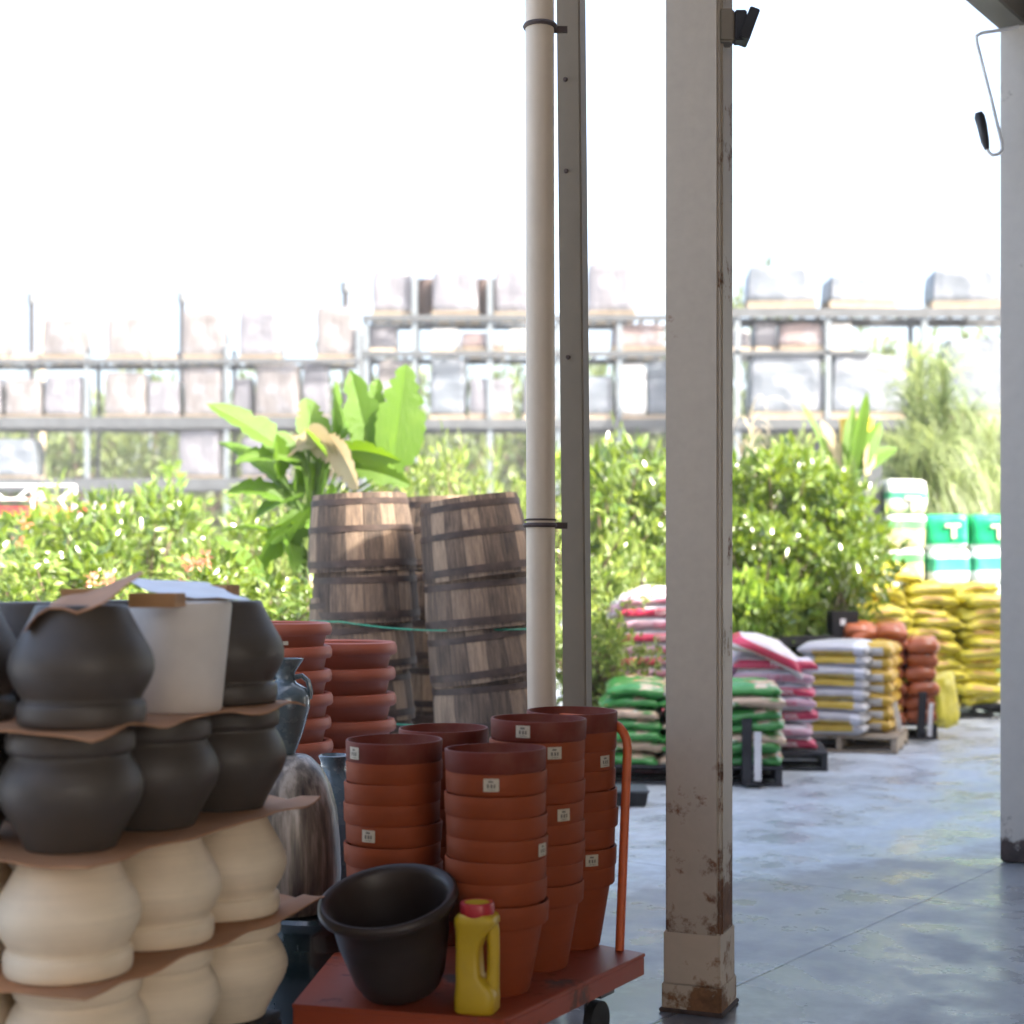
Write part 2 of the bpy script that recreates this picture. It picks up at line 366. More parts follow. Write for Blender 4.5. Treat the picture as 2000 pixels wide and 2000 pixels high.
# ------------------------------------------------------------------ ground
U = Vector((.591, .806, 0)); NN = Vector((-.806, .591, 0)); P0 = Vector((.60, 5.2, 0))   # eave line through the posts
YAW = math.atan2(U.y, U.x)
def EV(s, t, z=0): return P0 + NN * s + U * t + Vector((0, 0, z))
def ground_mat(name, c_in, c_out, wet=.5, joint=True):
    m, nt, bs, out = newmat(name)
    tc = N(nt, 'ShaderNodeTexCoord'); mp = N(nt, 'ShaderNodeMapping', vector_type='TEXTURE')
    mp.inputs['Location'].default_value = P0; mp.inputs['Rotation'].default_value = (0, 0, YAW)
    L(nt, tc.outputs['Object'], mp.inputs[0]); v = mp.outputs[0]
    x, y, z = sepxyz(nt, v)
    n1 = noise_n(nt, v, .8, 6, .6); n2 = noise_n(nt, v, 14, 6, .65); n3 = noise_n(nt, v, 2.6, 5, .6)
    # skylight painted into the pale yard slab, fading softly to the grey shed slab
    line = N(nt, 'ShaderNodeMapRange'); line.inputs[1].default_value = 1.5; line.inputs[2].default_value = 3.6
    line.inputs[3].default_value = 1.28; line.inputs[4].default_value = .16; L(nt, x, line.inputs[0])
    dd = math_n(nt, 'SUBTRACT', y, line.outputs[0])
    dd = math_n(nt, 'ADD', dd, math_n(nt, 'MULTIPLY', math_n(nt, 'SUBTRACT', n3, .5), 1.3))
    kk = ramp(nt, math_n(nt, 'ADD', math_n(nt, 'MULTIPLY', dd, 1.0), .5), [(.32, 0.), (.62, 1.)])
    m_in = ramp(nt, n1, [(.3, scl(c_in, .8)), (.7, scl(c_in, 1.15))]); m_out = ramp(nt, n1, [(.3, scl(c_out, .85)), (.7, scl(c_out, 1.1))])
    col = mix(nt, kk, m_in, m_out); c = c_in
    col = mix(nt, ramp(nt, n2, [(.3, .35), (.6, 0.)]), col, scl(c, .55))
    st = ramp(nt, noise_n(nt, v, 1.7, 5, .65), [(.44, 0.), (.78, .5)])
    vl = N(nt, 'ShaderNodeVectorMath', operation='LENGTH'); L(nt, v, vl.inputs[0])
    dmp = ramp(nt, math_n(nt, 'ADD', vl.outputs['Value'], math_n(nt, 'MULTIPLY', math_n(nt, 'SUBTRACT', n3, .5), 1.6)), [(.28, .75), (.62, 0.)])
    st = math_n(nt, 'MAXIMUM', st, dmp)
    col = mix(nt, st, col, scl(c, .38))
    h = math_n(nt, 'MULTIPLY', n2, .35)
    if joint:
        ds = []
        for co, sp, off in ((x, 3.05, .9), (y, 3.05, 0.0)):
            a = math_n(nt, 'FRACT', math_n(nt, 'ADD', math_n(nt, 'DIVIDE', math_n(nt, 'ADD', co, off), sp), .5))
            ds.append(math_n(nt, 'MULTIPLY', math_n(nt, 'ABSOLUTE', math_n(nt, 'SUBTRACT', a, .5)), sp))
        d = math_n(nt, 'MINIMUM', ds[0], ds[1])
        d = math_n(nt, 'ADD', d, math_n(nt, 'MULTIPLY', n2, .003))
        j = ramp(nt, d, [(.006, 1.), (.011, 0.)])
        col = mix(nt, math_n(nt, 'MULTIPLY', j, .5), col, (.03, .03, .035))
        h = math_n(nt, 'SUBTRACT', h, j)
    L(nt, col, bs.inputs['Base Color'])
    rr = mix(nt, st, ramp(nt, n3, [(.40, .58), (.60, .58 - wet * .45)]), .16)
    L(nt, rr, bs.inputs['Roughness'])
    bump(nt, bs, h, .25, .006); return m
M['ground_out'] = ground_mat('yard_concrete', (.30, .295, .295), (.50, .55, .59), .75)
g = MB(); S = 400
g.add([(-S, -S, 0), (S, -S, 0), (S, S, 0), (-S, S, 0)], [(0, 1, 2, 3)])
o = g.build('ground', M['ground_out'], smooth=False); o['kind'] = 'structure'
# ------------------------------------------------------------------ roof
EH = 4.3
roof = thing('shed_roof', 'open shed roof with dark corrugated underside on steel posts', 'roof', (0, 0, 0))
g = MB(); nx = 160
t0, t1, s0, s1 = -8.0, 13, .12, -13.5
vs = []; fs = []
for i in range(nx + 1):
    t = t0 + (t1 - t0) * i / nx; dz = .022 * math.sin(i * PI / 2)
    vs += [EV(s0, t, EH + .20 + dz), EV(s1, t, EH + .9 + dz), EV(s0, t, EH + .203 + dz), EV(s1, t, EH + .903 + dz)]
for i in range(nx):
    a = i * 4; b = a + 4
    fs += [(a, a + 1, b + 1, b), (a + 2, b + 2, b + 3, a + 3), (a, b, b + 2, a + 2)]
g.add(vs, fs); g.build('roof_sheet', M['roofing'], roof, smooth=False)
RZ = Euler((0, 0, YAW)).to_matrix().to_4x4()
g = MB(); c = EV(-.02, (t0 + t1) / 2, EH + .02); g.box(c + Vector((0, 0, .04)), (t1 - t0, .14, .20), RZ); g.build('eave_beam', M['roofing'], roof, bevel=.006)
for k in range(9):
    t = t0 + 1.2 + k * 2.55
    g = MB(); a = EV(-.12, t, EH + .10); b = EV(-13.3, t, EH + .78); d = b - a
    g.box((a + b) / 2, (.10, d.length, .12), Matrix(((U.x, d.normalized().x, 0, 0), (U.y, d.normalized().y, 0, 0), (0, d.normalized().z, 1, 0), (0, 0, 0, 1))))
    g.build('rafter', M['roofing'], roof)

# unseen walls added behind the camera and right, to dim and warm the shed
M['shade_wall'] = simple('shade_wall_warm', (.20, .15, .10), .8, 2, .1, .1)
for nm, a, b, lab in (('shade_wall', EV(3.2, -9.4), EV(-11, -9.4), 'unseen wall added behind the camera to dim and warm the shed'), ('shade_wall', EV(-9.5, -4.4), EV(-9.5, 12), 'unseen wall added along the right side to dim the shed')):
    d = b - a; g = MB(); g.box((0, 0, 2.3), (d.length, .16, 4.58)); o = g.build(nm, M['shade_wall'], smooth=False); m_ = (a + b) / 2; o.location = (m_.x, m_.y, 0); o.rotation_euler = (0, 0, math.atan2(d.y, d.x)); tag(o, lab, 'wall')
# ------------------------------------------------------------------ main post
def post(name, label, loc, yaw, w, h, mat_body, mat_base, base_h):
    p = thing(name, label, 'post', loc, (0, 0, yaw))
    g = MB(); g.box((0, 0, h / 2 + .002), (w, w, h - .004)); sh = g.build('shaft', mat_body, p, bevel=.008)
    for sx in (-1, 1):                                   # raised edge seams on the narrow faces
        for sy in (-1, 1):
            pass
    if mat_base:
        g = MB(); g.box((0, 0, base_h / 2 + .012), (w + .010, w + .010, base_h)); g.box((0, 0, .05), (w + .02, w + .02, .1))
        g.build('base_wrap', mat_base, p, bevel=.005)
        g = MB(); g.box((0, 0, .008), (w + .034, w + .034, .014)); g.build('base_plate', M['band'], p, bevel=.003)
    return p
post_main = post('steel_post', 'cream painted square steel post with rusty boxed foot in the foreground', W(1366, HOR + CAMH * F / 5.2, 5.2), R(-22.6), .185, EH + .02, M['post_paint'], M['post_base'], .26)
g = MB(); g.box((.0945, -.055, EH / 2), (.005, .008, EH - .5)); g.build('weld_seam', M['post_paint'], post_main)
post_r = post('steel_post', 'grey painted steel post with stained foot at the right picture edge', W(2009, HOR + CAMH * F / 7.9, 7.9), R(-30), .235, EH + .02, M['grey_post'], None, 0)
# flood light on the main post
fl = thing('flood_light', 'small grey box lamp with dark tilted visor on the cream post', 'lamp', W(1424, 55, 5.12))
g = MB(); g.box((-.012, 0, 0), (.05, .07, .11)); g.build('housing', M['dark_post'], fl, bevel=.006)
g = MB(); g.box((.035, -.005, .0), (.04, .06, .1)); g.build('neck', M['black_metal'], fl, bevel=.004)
g = MB(); g.box((.062, -.01, .0), (.035, .09, .105), (0, R(20), 0)); g.build('visor', M['black_metal'], fl, bevel=.003)
# crank on the right post
D = 7.62
g = MB(); pr = [(1990, 52), (1960, 58), (1918, 64), (1907, 70), (1908, 84), (1935, 190), (1956, 276), (1957, 292), (1950, 301), (1938, 303), (1930, 296), (1926, 280)]
cr = thing('awning_crank', 'thin pale crank rod with black grip hanging from the grey post', 'crank', W(1960, 58, D))
g.tube([W(a, b, D) - cr.location for a, b in pr], .009, 8); g.build('rod', M['white_metal'], cr)
g = MB(); g.tube([W(a, b, D) - cr.location for a, b in ((1928, 292), (1924, 276), (1918, 245), (1913, 228), (1911, 220))], [.012, .021, .025, .026, .018], 12); g.build('grip', M['black_metal'], cr)

# downspout pipe and weathered post
D = 5.45
pp = thing('downspout_pipe', 'round cream drain pipe strapped to the thin weathered post', 'pipe', (XP(1062, D), D, 0))
g = MB(); g.tube([(-.012 + .02, 0, 0), (-.01, 0, 1.2), (-.016, 0, 4.2), (.0, -.05, 4.32), (.18, -.25, 4.38)], .051, 24); g.build('pipe', M['pipe_paint'], pp)
for zz, tl in ((ZP(1026, D), .0), (ZP(52, D), .0)):
    g = MB(); g.tube([(.053 * math.cos(a) - .013, .053 * math.sin(a), zz) for a in [2 * PI * i / 24 for i in range(25)]], .009, 6, False)
    g.box((.06, .03, zz), (.05, .012, .022)); g.build('strap', M['band'], pp)
for zz in (ZP(1010, D),):
    g = MB(); g.tube([(.0535 * math.cos(a) - .012, .0535 * math.sin(a), zz - .01) for a in [2 * PI * i / 24 for i in range(25)]], .004, 6, False); g.build('wire_tie', M['band'], pp)
D = 5.65
dp = thing('weathered_post', 'thin weathered grey brown square post leaning behind the cream drain pipe', 'post', (XP(1133, D), D, 0), (0, R(-.55), R(-18)))
g = MB(); g.box((0, 0, 2.2), (.088, .088, 4.38)); sh = g.build('shaft', M['dark_post'], dp, bevel=.005)
for zz in (ZP(160, D), ZP(338, D), ZP(700, D)):
    g = MB(); g.lathe([(.0, -.004), (.009, -.004), (.007, .006), (0, .006)], 12, Matrix.Translation((-.012, -.046, zz)) @ Euler((R(90), 0, 0)).to_matrix().to_4x4())
    g.build('bolt', M['band'], dp)

# ------------------------------------------------------------------ pots pile on the left
# pot profile: globe with thick rim; local z 0 = base
H0 = .272
def globe_profile():
    ks = [(0, .63), (.05, .655), (.12, .70), (.2, .755), (.28, .81), (.36, .87), (.44, .93), (.52, .972), (.6, .998), (.68, .998), (.76, .97), (.84, .925), (.91, .875), (.96, .835), (.99, .815)]
    out = [(0, 0), (.098, 0)] + [(k * .162, .003 + a * .211) for a, k in ks]
    out += [(.1325, .2155), (.137, .2175), (.1415, .222), (.1435, .232), (.1435, .250), (.1415, .264), (.138, .270), (.133, .272), (.126, .271), (.121, .262), (.121, .216)]
    out += [(.145, .16), (.145, .10), (.09, .02), (0, .016)]
    return out
gp = globe_profile()
mg = MB(); mg.lathe(gp, 56); grey_me = mg.mesh('grey_globe_pot', M['grey_pot'], auto=60)
mc = MB(); mc.lathe(gp, 56); cream_me = mc.mesh('cream_globe_pot', M['cream_pot'], auto=60)
PU = Vector((.118, .31, 0)); PL = Vector((-.31, .118, 0)); PC = Vector((-1.005, 3.5, 0))
def ppos(i, j): return PC + PU * i + PL * j
Z = [.28, .557, .838, 1.118]
labels = {
 (3, 0, 0): 'dark grey globe pot upside down under the curled cardboard flap',
 (3, 2, 0): 'dark grey globe pot upside down at the rear right of top layer beside white tub',
 (3, 1, 1): 'dark grey globe pot upside down with open sky behind, top left of the pile',
 (3, 0, 1): 'dark grey pot upside down cut by the left picture edge on top layer',
 (2, 0, 0): 'upright dark grey pot at the front corner of the second layer from top',
 (2, 1, 0): 'upright dark grey pot below the white tub, middle of the pile side',
 (2, 2, 0): 'upright dark grey pot, rearmost on the second layer from top',
 (2, 0, 1): 'upright dark grey pot cut by the left edge, second layer from top',
 (1, 0, 0): 'large cream pot upside down at the front corner of the pile',
 (1, 1, 0): 'cream pot upside down, middle one along the right side of the pile',
 (1, 2, 0): 'cream pot upside down, rearmost along the right side of the pile',
 (1, 0, 1): 'cream pot upside down at the left picture edge beyond the front corner pot',
 (0, 0, 0): 'upright cream pot at the very bottom left corner of the photo',
 (0, 1, 0): 'upright cream pot in the bottom layer, middle of the right side',
 (0, 2, 0): 'upright cream pot in the bottom layer, rearmost of the right side',
 (0, 0, 1): 'upright cream pot in the bottom layer, left of the front corner'}
for (lay, i, j), lab in labels.items():
    grey = lay >= 2; up = lay in (0, 2)
    p = ppos(i, j) + Vector((random.uniform(-.006, .006), random.uniform(-.006, .006), 0))
    if (lay, i, j) == (3, 0, 0): p.x += .028
    if (lay, i, j) == (3, 1, 1): p.x -= .03
    if (lay, i, j) == (0, 0, 0): p += Vector((.005, .03, 0))
    o = put('globe_pot', grey_me if grey else cream_me, None, (p.x, p.y, Z[lay] + (0 if up else H0)), (0 if up else PI, 0, random.uniform(0, 6)))
    tag(o, lab, 'pot', 'grey globe pots on the pile' if grey else 'cream globe pots on the pile')
# hidden inner pots that hold the layers up (seen between the front ones)
for lay in range(4):
    for (i, j) in ((1, 1), (2, 1)):
        if (lay, i, j) in labels: continue
        grey = lay >= 2; up = lay in (0, 2); p = ppos(i, j)
        o = put('globe_pot', grey_me if grey else cream_me, None, (p.x, p.y, Z[lay] + (0 if up else H0)), (0 if up else PI, 0, random.uniform(0, 6)))
        tag(o, '%s globe pot inside the pile on the %s layer, %s the corner pots' % ('grey' if grey else 'cream', ['bottom', 'third', 'second', 'top'][lay], 'just behind' if i == 1 else 'deep behind'), 'pot', 'grey globe pots on the pile' if grey else 'cream globe pots on the pile')
# cardboard sheets
def sheet(z, seed, label, ext=(.0, .0), sag=.010, tip=.02):
    g = MB(); n = 30; m_ = 30; vs = []; fs = []
    a0, a1 = -.55, 2.62 + ext[0]; b0, b1 = -.53, 1.62
    for k, off in enumerate((0, .004)):
        for i in range(n + 1):
            for jj in range(m_ + 1):
                a = a0 + (a1 - a0) * i / n; b = b0 + (b1 - b0) * jj / m_
                p = PC + PU * a + PL * b
                # waviness is strongest beyond the pots' feet
                edge = max(0, (-.38 - b) / .15, (-.38 - a) / .17, (a - 2.35) / .3)
                dz = sag * edge * (noise.noise(Vector((a * 2.1 + seed, b * 2.1, seed))) * 2.2 - .5)
                if a > 2.3 and b < -.3: dz += tip * (a - 2.3) * 2
                e2 = .03 * noise.noise(Vector((a * 1.6, b * 1.6, seed + 9)))
                vs.append((p.x + e2, p.y + e2 * .6, z + off + dz))
    q = (n + 1) * (m_ + 1); st = m_ + 1
    for i in range(n):
        for jj in range(m_):
            a = i * st + jj
            fs.append((a, a + 1, a + st + 1, a + st)); fs.append((q + a, q + a + st, q + a + st + 1, q + a + 1))
    rim = [i * st for i in range(n + 1)] + [n * st + jj for jj in range(1, st)] + [i * st + m_ for i in range(n - 1, -1, -1)] + [jj for jj in range(m_ - 1, 0, -1)]
    for i in range(len(rim)):
        a = rim[i]; b = rim[(i + 1) % len(rim)]; fs.append((a, b, b + q, a + q))
    g.add(vs, fs); o = g.build('cardboard_sheet', M['cardboard'])
    return tag(o, label, 'cardboard', 'cardboard layers in the pot pile')
sheet(Z[1] - .0045, 1.3, 'brown cardboard sheet between the two cream pot layers', (.1, 0), .007)
sheet(Z[2] - .0045, 4.1, 'brown cardboard sheet between the cream pots and the grey pots', (.10, 0), .006, .018)
sheet(Z[3] - .0045, 8.7, 'brown cardboard sheet between the two dark grey pot layers', (-.25, 0), .013, .01)
# pallet builder
def pallet(loc, yaw, label, w=1.2, d=1.0, h=.14, mat='wood_pallet', group='pallets in the yard'):
    p = thing('pallet', label, 'pallet', loc, (0, 0, yaw), group)
    n = 7
    for k in range(n):
        g = MB(); y = -d / 2 + .05 + k * (d - .1) / (n - 1)
        g.box((0, y, h - .011), (w, .09, .02)); g.build('deck_board', M[mat], p, bevel=.002)
    for k in (-1, 0, 1):
        g = MB(); g.box((k * (w / 2 - .025), 0, h / 2 - .002), (.045, d, h - .044)); g.build('stringer', M[mat], p, bevel=.002)
    for k in (-1, 0, 1):
        g = MB(); g.box((0, k * (d / 2 - .05), .0105), (w, .09, .02)); g.build('bottom_board', M[mat], p, bevel=.002)
    return p
pc = ppos(1.0, 1.0)
pallet((pc.x, pc.y, 0), math.atan2(PU.y, PU.x), 'lower dark pallet under the pile of globe pots', .86, .9, .14, 'dark_pallet')
pallet((pc.x, pc.y, .1405), math.atan2(PU.y, PU.x), 'upper dark pallet right under the bottom cream pots', .86, .9, .139, 'dark_pallet')

# white tub with things on top
D = 3.86
tubx = XP(352, D); tz = Z[3]
tub = thing('white_tub', 'white tapered foam tub standing between the grey pots on top of the pile', 'tub', (tubx, D, tz))
g = MB(); g.lathe([(0, 0), (.098, 0), (.103, .006), (.128, .262), (.127, .272), (.118, .276), (.112, .268), (.0, .262)], 40); g.build('body', M['white_tub'], tub, auto=50)
tt = tz + .28
g = MB(); n = 8; vs = []; fs = []
for i in range(n + 1):
    for jj in range(n + 1):
        a = i / n - .5; b = jj / n - .5
        for q in (0, 1): vs.append((a * .24, b * .24, .006 * noise.noise(Vector((a * 4, b * 4, 2))) + .012 * max(0, b) + q * .0015))
for i in range(n):
    for jj in range(n):
        a = (i * (n + 1) + jj) * 2; b = a + 2 * (n + 1)
        fs += [(a, a + 2, b + 2, b), (a + 1, b + 1, b + 3, a + 3)]
g.add(vs, fs); o = g.build('paper_sheet', M['paper']); o.location = (tubx + .01, D + .02, tt + .022); o.rotation_euler = (R(9), R(3), R(38))
tag(o, 'white paper sheet lying skewed on the foam tub', 'paper')
def block(px, py, D, w, d, h, yaw, label, rx=0):
    g = MB(); g.box((0, 0, h / 2), (w, d, h)); o = g.build('cardboard_block', M['cardboard_dark'], bevel=.002)
    p = W(px, py, D); o.location = (p.x, p.y, p.z); o.rotation_euler = (rx, 0, yaw)
    return tag(o, label, 'cardboard', 'small cardboard blocks on the pile')
block(307, 1186, 3.66, .112, .09, .034, R(-5), 'thick cardboard block at the front edge of the white tub')
block(412, 1172, 4.05, .13, .08, .040, R(-12), 'thick cardboard block resting behind the tub toward the rear grey pot')
block(172, 1170, 3.86, .12, .08, .026, R(4), 'small cardboard block behind the curled flap between grey pots')
# curled flap over the front pot
g = MB(); near = [(48, 1236), (56, 1222), (72, 1203), (95, 1190), (122, 1190), (150, 1200), (178, 1190), (205, 1178), (232, 1158), (255, 1138), (280, 1122)]
far = [(98, 1192), (100, 1184), (108, 1176), (122, 1168), (142, 1164), (165, 1162), (188, 1153), (210, 1145), (235, 1134), (256, 1126), (276, 1118)]
vs = []; fs = []
for k in range(2):
    for i in range(11):
        for q in range(5):
            a = W(near[i][0], near[i][1], 3.38); b = W(far[i][0], far[i][1], 3.62)
            p = a.lerp(b, q / 4); vs.append((p.x, p.y, p.z + k * .004))
for i in range(10):
    for q in range(4):
        a = i * 5 + q; fs += [(a, a + 5, a + 6, a + 1), (55 + a, 55 + a + 1, 55 + a + 6, 55 + a + 5)]
for i in range(10): fs += [(i * 5, 55 + i * 5, 60 + i * 5, i * 5 + 5), (i * 5 + 4, i * 5 + 9, 64 + i * 5, 59 + i * 5)]
for q in range(4): fs += [(q, q + 1, 56 + q, 55 + q), (50 + q, 105 + q, 106 + q, 51 + q)]
g.add(vs, fs); o = g.build('cardboard_flap', M['cardboard']); tag(o, 'curled brown cardboard flap bent over the front grey pot', 'cardboard')

# ------------------------------------------------------------------ jars behind the pile
def jar(name, label, px, D, prof, mat, z0=0, seg=40, cat='pot'):
    g = MB(); g.lathe(prof, seg); o = g.build(name, M[mat], auto=50); o.location = (XP(px, D), D, z0); return tag(o, label, cat)
jar('ribbed_jar', 'big upturned jar with grey and cream streaked glaze behind the pot pile', 563, 5.0,
    [(0, .0), (.15, .0), (.168, .05), (.172, .12), (.168, .22), (.158, .32), (.138, .40), (.11, .455), (.075, .49), (.06, .498), (0, .498)], 'streak_jar', .378)
jar('dark_glazed_pot', 'large dark green glazed pot standing on the floor beside the orange cart', 612, 5.0,
    [(0, 0), (.12, 0), (.16, .06), (.185, .16), (.185, .25), (.165, .32), (.17, .345), (.18, .36), (.17, .372), (.0, .372)], 'dark_glaze')
u = jar('blue_urn', 'slate blue urn with flared mouth standing on the streaked jar', 557, 5.03,
    [(0, 0), (.032, 0), (.04, .02), (.062, .08), (.08, .15), (.082, .185), (.07, .215), (.04, .232), (.03, .245), (.032, .265), (.058, .305), (.06, .312), (.054, .312), (.028, .27), (0, .26)], 'blue_glaze', .8765)
for s_ in (-1, 1):
    g = MB(); g.tube([(s_ * .03, 0, .25), (s_ * .055, 0, .255), (s_ * .075, 0, .238), (s_ * .083, 0, .205), (s_ * .08, 0, .18)], .009, 8); g.build('handle', M['blue_glaze'], u)
jar('blue_jar', 'tall blue glazed jar with narrow neck half hidden by terracotta pots', 652, 5.45,
    [(0, 0), (.13, 0), (.17, .2), (.165, .45), (.12, .65), (.07, .74), (.048, .77), (.046, .80), (.056, .822), (.05, .826), (.036, .8), (.03, .7), (0, .69)], 'blue_glaze')

# stacks of rolled rim planters
def rolled(r, h):
    return [(0, 0), (.70 * r, 0), (.74 * r, .01), (.88 * r, h * .70), (.90 * r, h * .74), (.97 * r, h * .745), (1.0 * r, h * .79), (1.0 * r, h * .90), (.97 * r, h * .98), (.92 * r, h), (.87 * r, h * .97), (.86 * r, h * .75), (.68 * r, .02), (0, .018)]
for (px, D, r, h, sp, n, z0, nm) in ((548, 6.5, .218, .205, .0995, 10, .166, 'taller left rolled rim stack'), (668, 7.0, .248, .225, .1165, 9, .008, 'shorter right rolled rim stack')):
    g = MB(); g.lathe(rolled(r, h), 56); me = g.mesh('rolled_rim_planter', M['roll_terracotta'], auto=45)
    for k in range(n):
        o = put('rolled_rim_planter', me, None, (XP(px, D) + random.uniform(-.004, .004), D, z0 + k * sp), (random.uniform(-.008, .008), random.uniform(-.008, .008), k))
        tag(o, 'terracotta planter with rolled rim, %s' % from_top(n - 1 - k, 'of the ' + nm), 'planter', 'rolled rim terracotta planters')
        if nm.startswith('taller') and k == n - 1:
            g = MB(); g.add([(-.012, 0, -.008), (.012, 0, -.008), (.012, 0, .008), (-.012, 0, .008)], [(0, 1, 2, 3)])
            a = R(-75) - k; t_ = put('price_tag', g.mesh('price_tag', M['tag_paper'], smooth=False), o, (.196 * math.cos(a), .196 * math.sin(a), h * .60), (0, 0, a + PI / 2))
pallet((XP(548, 6.5) - .15, 6.55, 0), R(10), 'wooden pallet under the left stack of rolled rim planters', .9, .8, .164)

# ------------------------------------------------------------------ half barrels
def make_barrel(h=.45, r=.315, label=''):
    t = thing('half_barrel', label, 'barrel', (0, 0, 0), group='upturned oak half barrels'); t.rotation_mode = 'ZYX'
    prof = [(.0, h - .02), (.83 * r, h - .02), (.84 * r, h), (.87 * r, h)]
    for i in range(1, 11):
        a = i / 10; prof.append((r * (.87 + .13 * math.sin(a * PI / 2)), h * (1 - a)))
    prof += [(.955 * r, 0), (.93 * r, h * .3), (.80 * r, h - .05), (0, h - .05)]
    g = MB(); g.lathe(prof, 66, wob=.006, seed=3); g.build('staves', M['barrel'], t, auto=50)
    for zz, w_ in ((.045, .04), (.245, .035), (.40, .035)):
        a = 1 - zz / h; rr = r * (.87 + .13 * math.sin(a * PI / 2)) + .004
        g = MB(); g.lathe([(rr - .006, zz - w_ / 2), (rr + .001, zz - w_ / 2), (rr + .0005, zz + w_ / 2), (rr - .006, zz + w_ / 2)], 66, wob=.006, seed=3)
        g.build('hoop', M['hoop'], t)
    return t
b0 = make_barrel()
first = True
def barrel_stack(px, D, ztop, n, lean, tilt, nm, sp=.292, big=.45):
    global first
    top = Vector((XP(px, D), D, ztop))
    ax = Vector((math.sin(lean), 0, math.cos(lean)))
    for k in range(n):
        z_ = big + k * sp; p = top - ax * z_
        p.x += random.uniform(-.022, .022)
        rot = (random.uniform(-.02, .02), -tilt * (1 if k < n - 1 else .5) + random.uniform(-.03, .03), random.uniform(0, 6))
        lab = 'weathered oak half barrel, %s' % from_top(k, 'of the ' + nm)
        if first: o = b0; o.location = p; o.rotation_euler = rot; o['label'] = lab; first = False
        else: o = dup(b0, p, rot, lab)
        if k == 0 and False: pass
barrel_stack(706, 9.0, ZP(966, 9.0), 6, R(-.8), R(3.0), 'upright left barrel stack')
barrel_stack(922, 8.7, ZP(984, 8.7) + .03, 6, R(-4.8), R(6.8), 'leaning right barrel stack', .287)
barrel_stack(850, 9.75, ZP(972, 9.75), 6, 0, R(1), 'rear barrel stack behind the others')
g = MB()
def ring(c, r, z, tilt, n=40): return [(c[0] + r * math.cos(2 * PI * i / n), c[1] + r * math.sin(2 * PI * i / n), z + tilt * math.cos(2 * PI * i / n) - .01 * abs(math.sin(i * .7))) for i in range(n + 1)]
for zz in (ZP(1226, 8.6), ZP(1411, 8.6)):
    pts = []
    ca = (XP(718, 9.0), 9.0); cb = (XP(945, 8.75), 8.75); rr = .335
    for i in range(41): pts.append(None)
    pts = []
    for i in range(21):
        a = PI / 2 + .1 + PI * i / 20 * .85; pts.append((ca[0] + rr * math.cos(a), ca[1] + rr * math.sin(a), zz + .03))
    last = pts[-1]
    b_ = (cb[0] + .02, cb[1] - rr, zz - .005)
    for i in range(1, 10): k = i / 10; pts.append((last[0] + (b_[0] - last[0]) * k, last[1] + (b_[1] - last[1]) * k - .05 * math.sin(k * PI), last[2] + (b_[2] - last[2]) * k - .02 * math.sin(k * PI)))
    for i in range(21):
        a = -PI / 2 + PI * i / 20; pts.append((cb[0] + .02 + rr * math.cos(a), cb[1] + rr * math.sin(a), zz - .005 - .0 * i))
    g.tube(pts, .0045, 6)
o = g.build('twine', M['twine']); tag(o, 'green twine tied around the two front barrel stacks', 'twine')

# ------------------------------------------------------------------ cart
QB, QA, QC, QL = Vector((-.02, 4.11, 0)), Vector((-.61, 4.26, 0)), Vector((.42, 4.84, 0)), Vector((-.50, 5.60, 0))
DZ = .27
cart = thing('platform_cart', 'orange flat platform cart carrying the terracotta pot stacks', 'cart', QB)
q4 = [p - QB for p in (QB, QC, QL, QA)]
g = MB(); g.add([(p.x, p.y, DZ - .012) for p in q4] + [(p.x, p.y, DZ) for p in q4], [(0, 3, 2, 1), (4, 5, 6, 7), (0, 1, 5, 4), (1, 2, 6, 5), (2, 3, 7, 6), (3, 0, 4, 7)])
g.build('deck', M['orange_metal'], cart, bevel=.002)
g = MB(); cen = sum(q4, Vector()) / 4
ins = [p + (cen - p).normalized() * .05 for p in q4]; out_ = [p + (cen - p).normalized() * .003 for p in q4]
vs = [(p.x, p.y, z) for z in (DZ - .068, DZ - .0125) for p in out_ + ins]; fs = []
for i in range(4):
    j = (i + 1) % 4
    fs += [(i, j, 8 + j, 8 + i), (4 + i, 12 + i, 12 + j, 4 + j), (i, 4 + i, 4 + j, j), (8 + i, 8 + j, 12 + j, 12 + i)]
g.add(vs, fs); g.build('frame', M['orange_metal'], cart, bevel=.002)
wd_ = (QC - QB).normalized()
for p in q4:
    c = p + (cen - p).normalized() * .16; c.z = .066
    rm = Euler((R(90), 0, math.atan2(wd_.y, wd_.x))).to_matrix().to_4x4()
    wq = MB(); wq.lathe([(0, -.02), (.05, -.02), (.064, -.014), (.064, .014), (.05, .02), (0, .02)], 28, Matrix.Translation(c) @ rm)
    w_ = wq.build('caster', M['rubber'], cart)
    r2 = Euler((0, 0, math.atan2(wd_.y, wd_.x))).to_matrix().to_4x4()
    g = MB(); g.box(c + Vector((0, 0, .10)), (.09, .08, .03), r2); g.box(c + Vector((-.03 * wd_.y, .03 * wd_.x, .045)), (.03, .012, .09), r2); g.build('fork', M['steel'], w_)
bd = (QL - QC).normalized(); on = Vector((-bd.y, bd.x, 0)); on = on if on.y > 0 else -on
def HP(a, z): return (QC - QB) + bd * a - on * .02 + on * (.05 * max(0, z - DZ) / .73) + Vector((0, 0, z))
ha, hw = .085, .46
hp = [HP(ha, zz) for zz in (DZ, .5, .8, .905)]
hp += [HP(ha + .09 * (1 - math.cos(i / 5 * PI / 2)), .905 + .085 * math.sin(i / 5 * PI / 2)) for i in range(1, 6)]
hp += [HP(ha + hw - .09 * (1 - math.cos((5 - i) / 5 * PI / 2)), .905 + .085 * math.sin((5 - i) / 5 * PI / 2)) for i in range(0, 6)]
hp += [HP(ha + hw, zz) for zz in (.8, .5, DZ)]
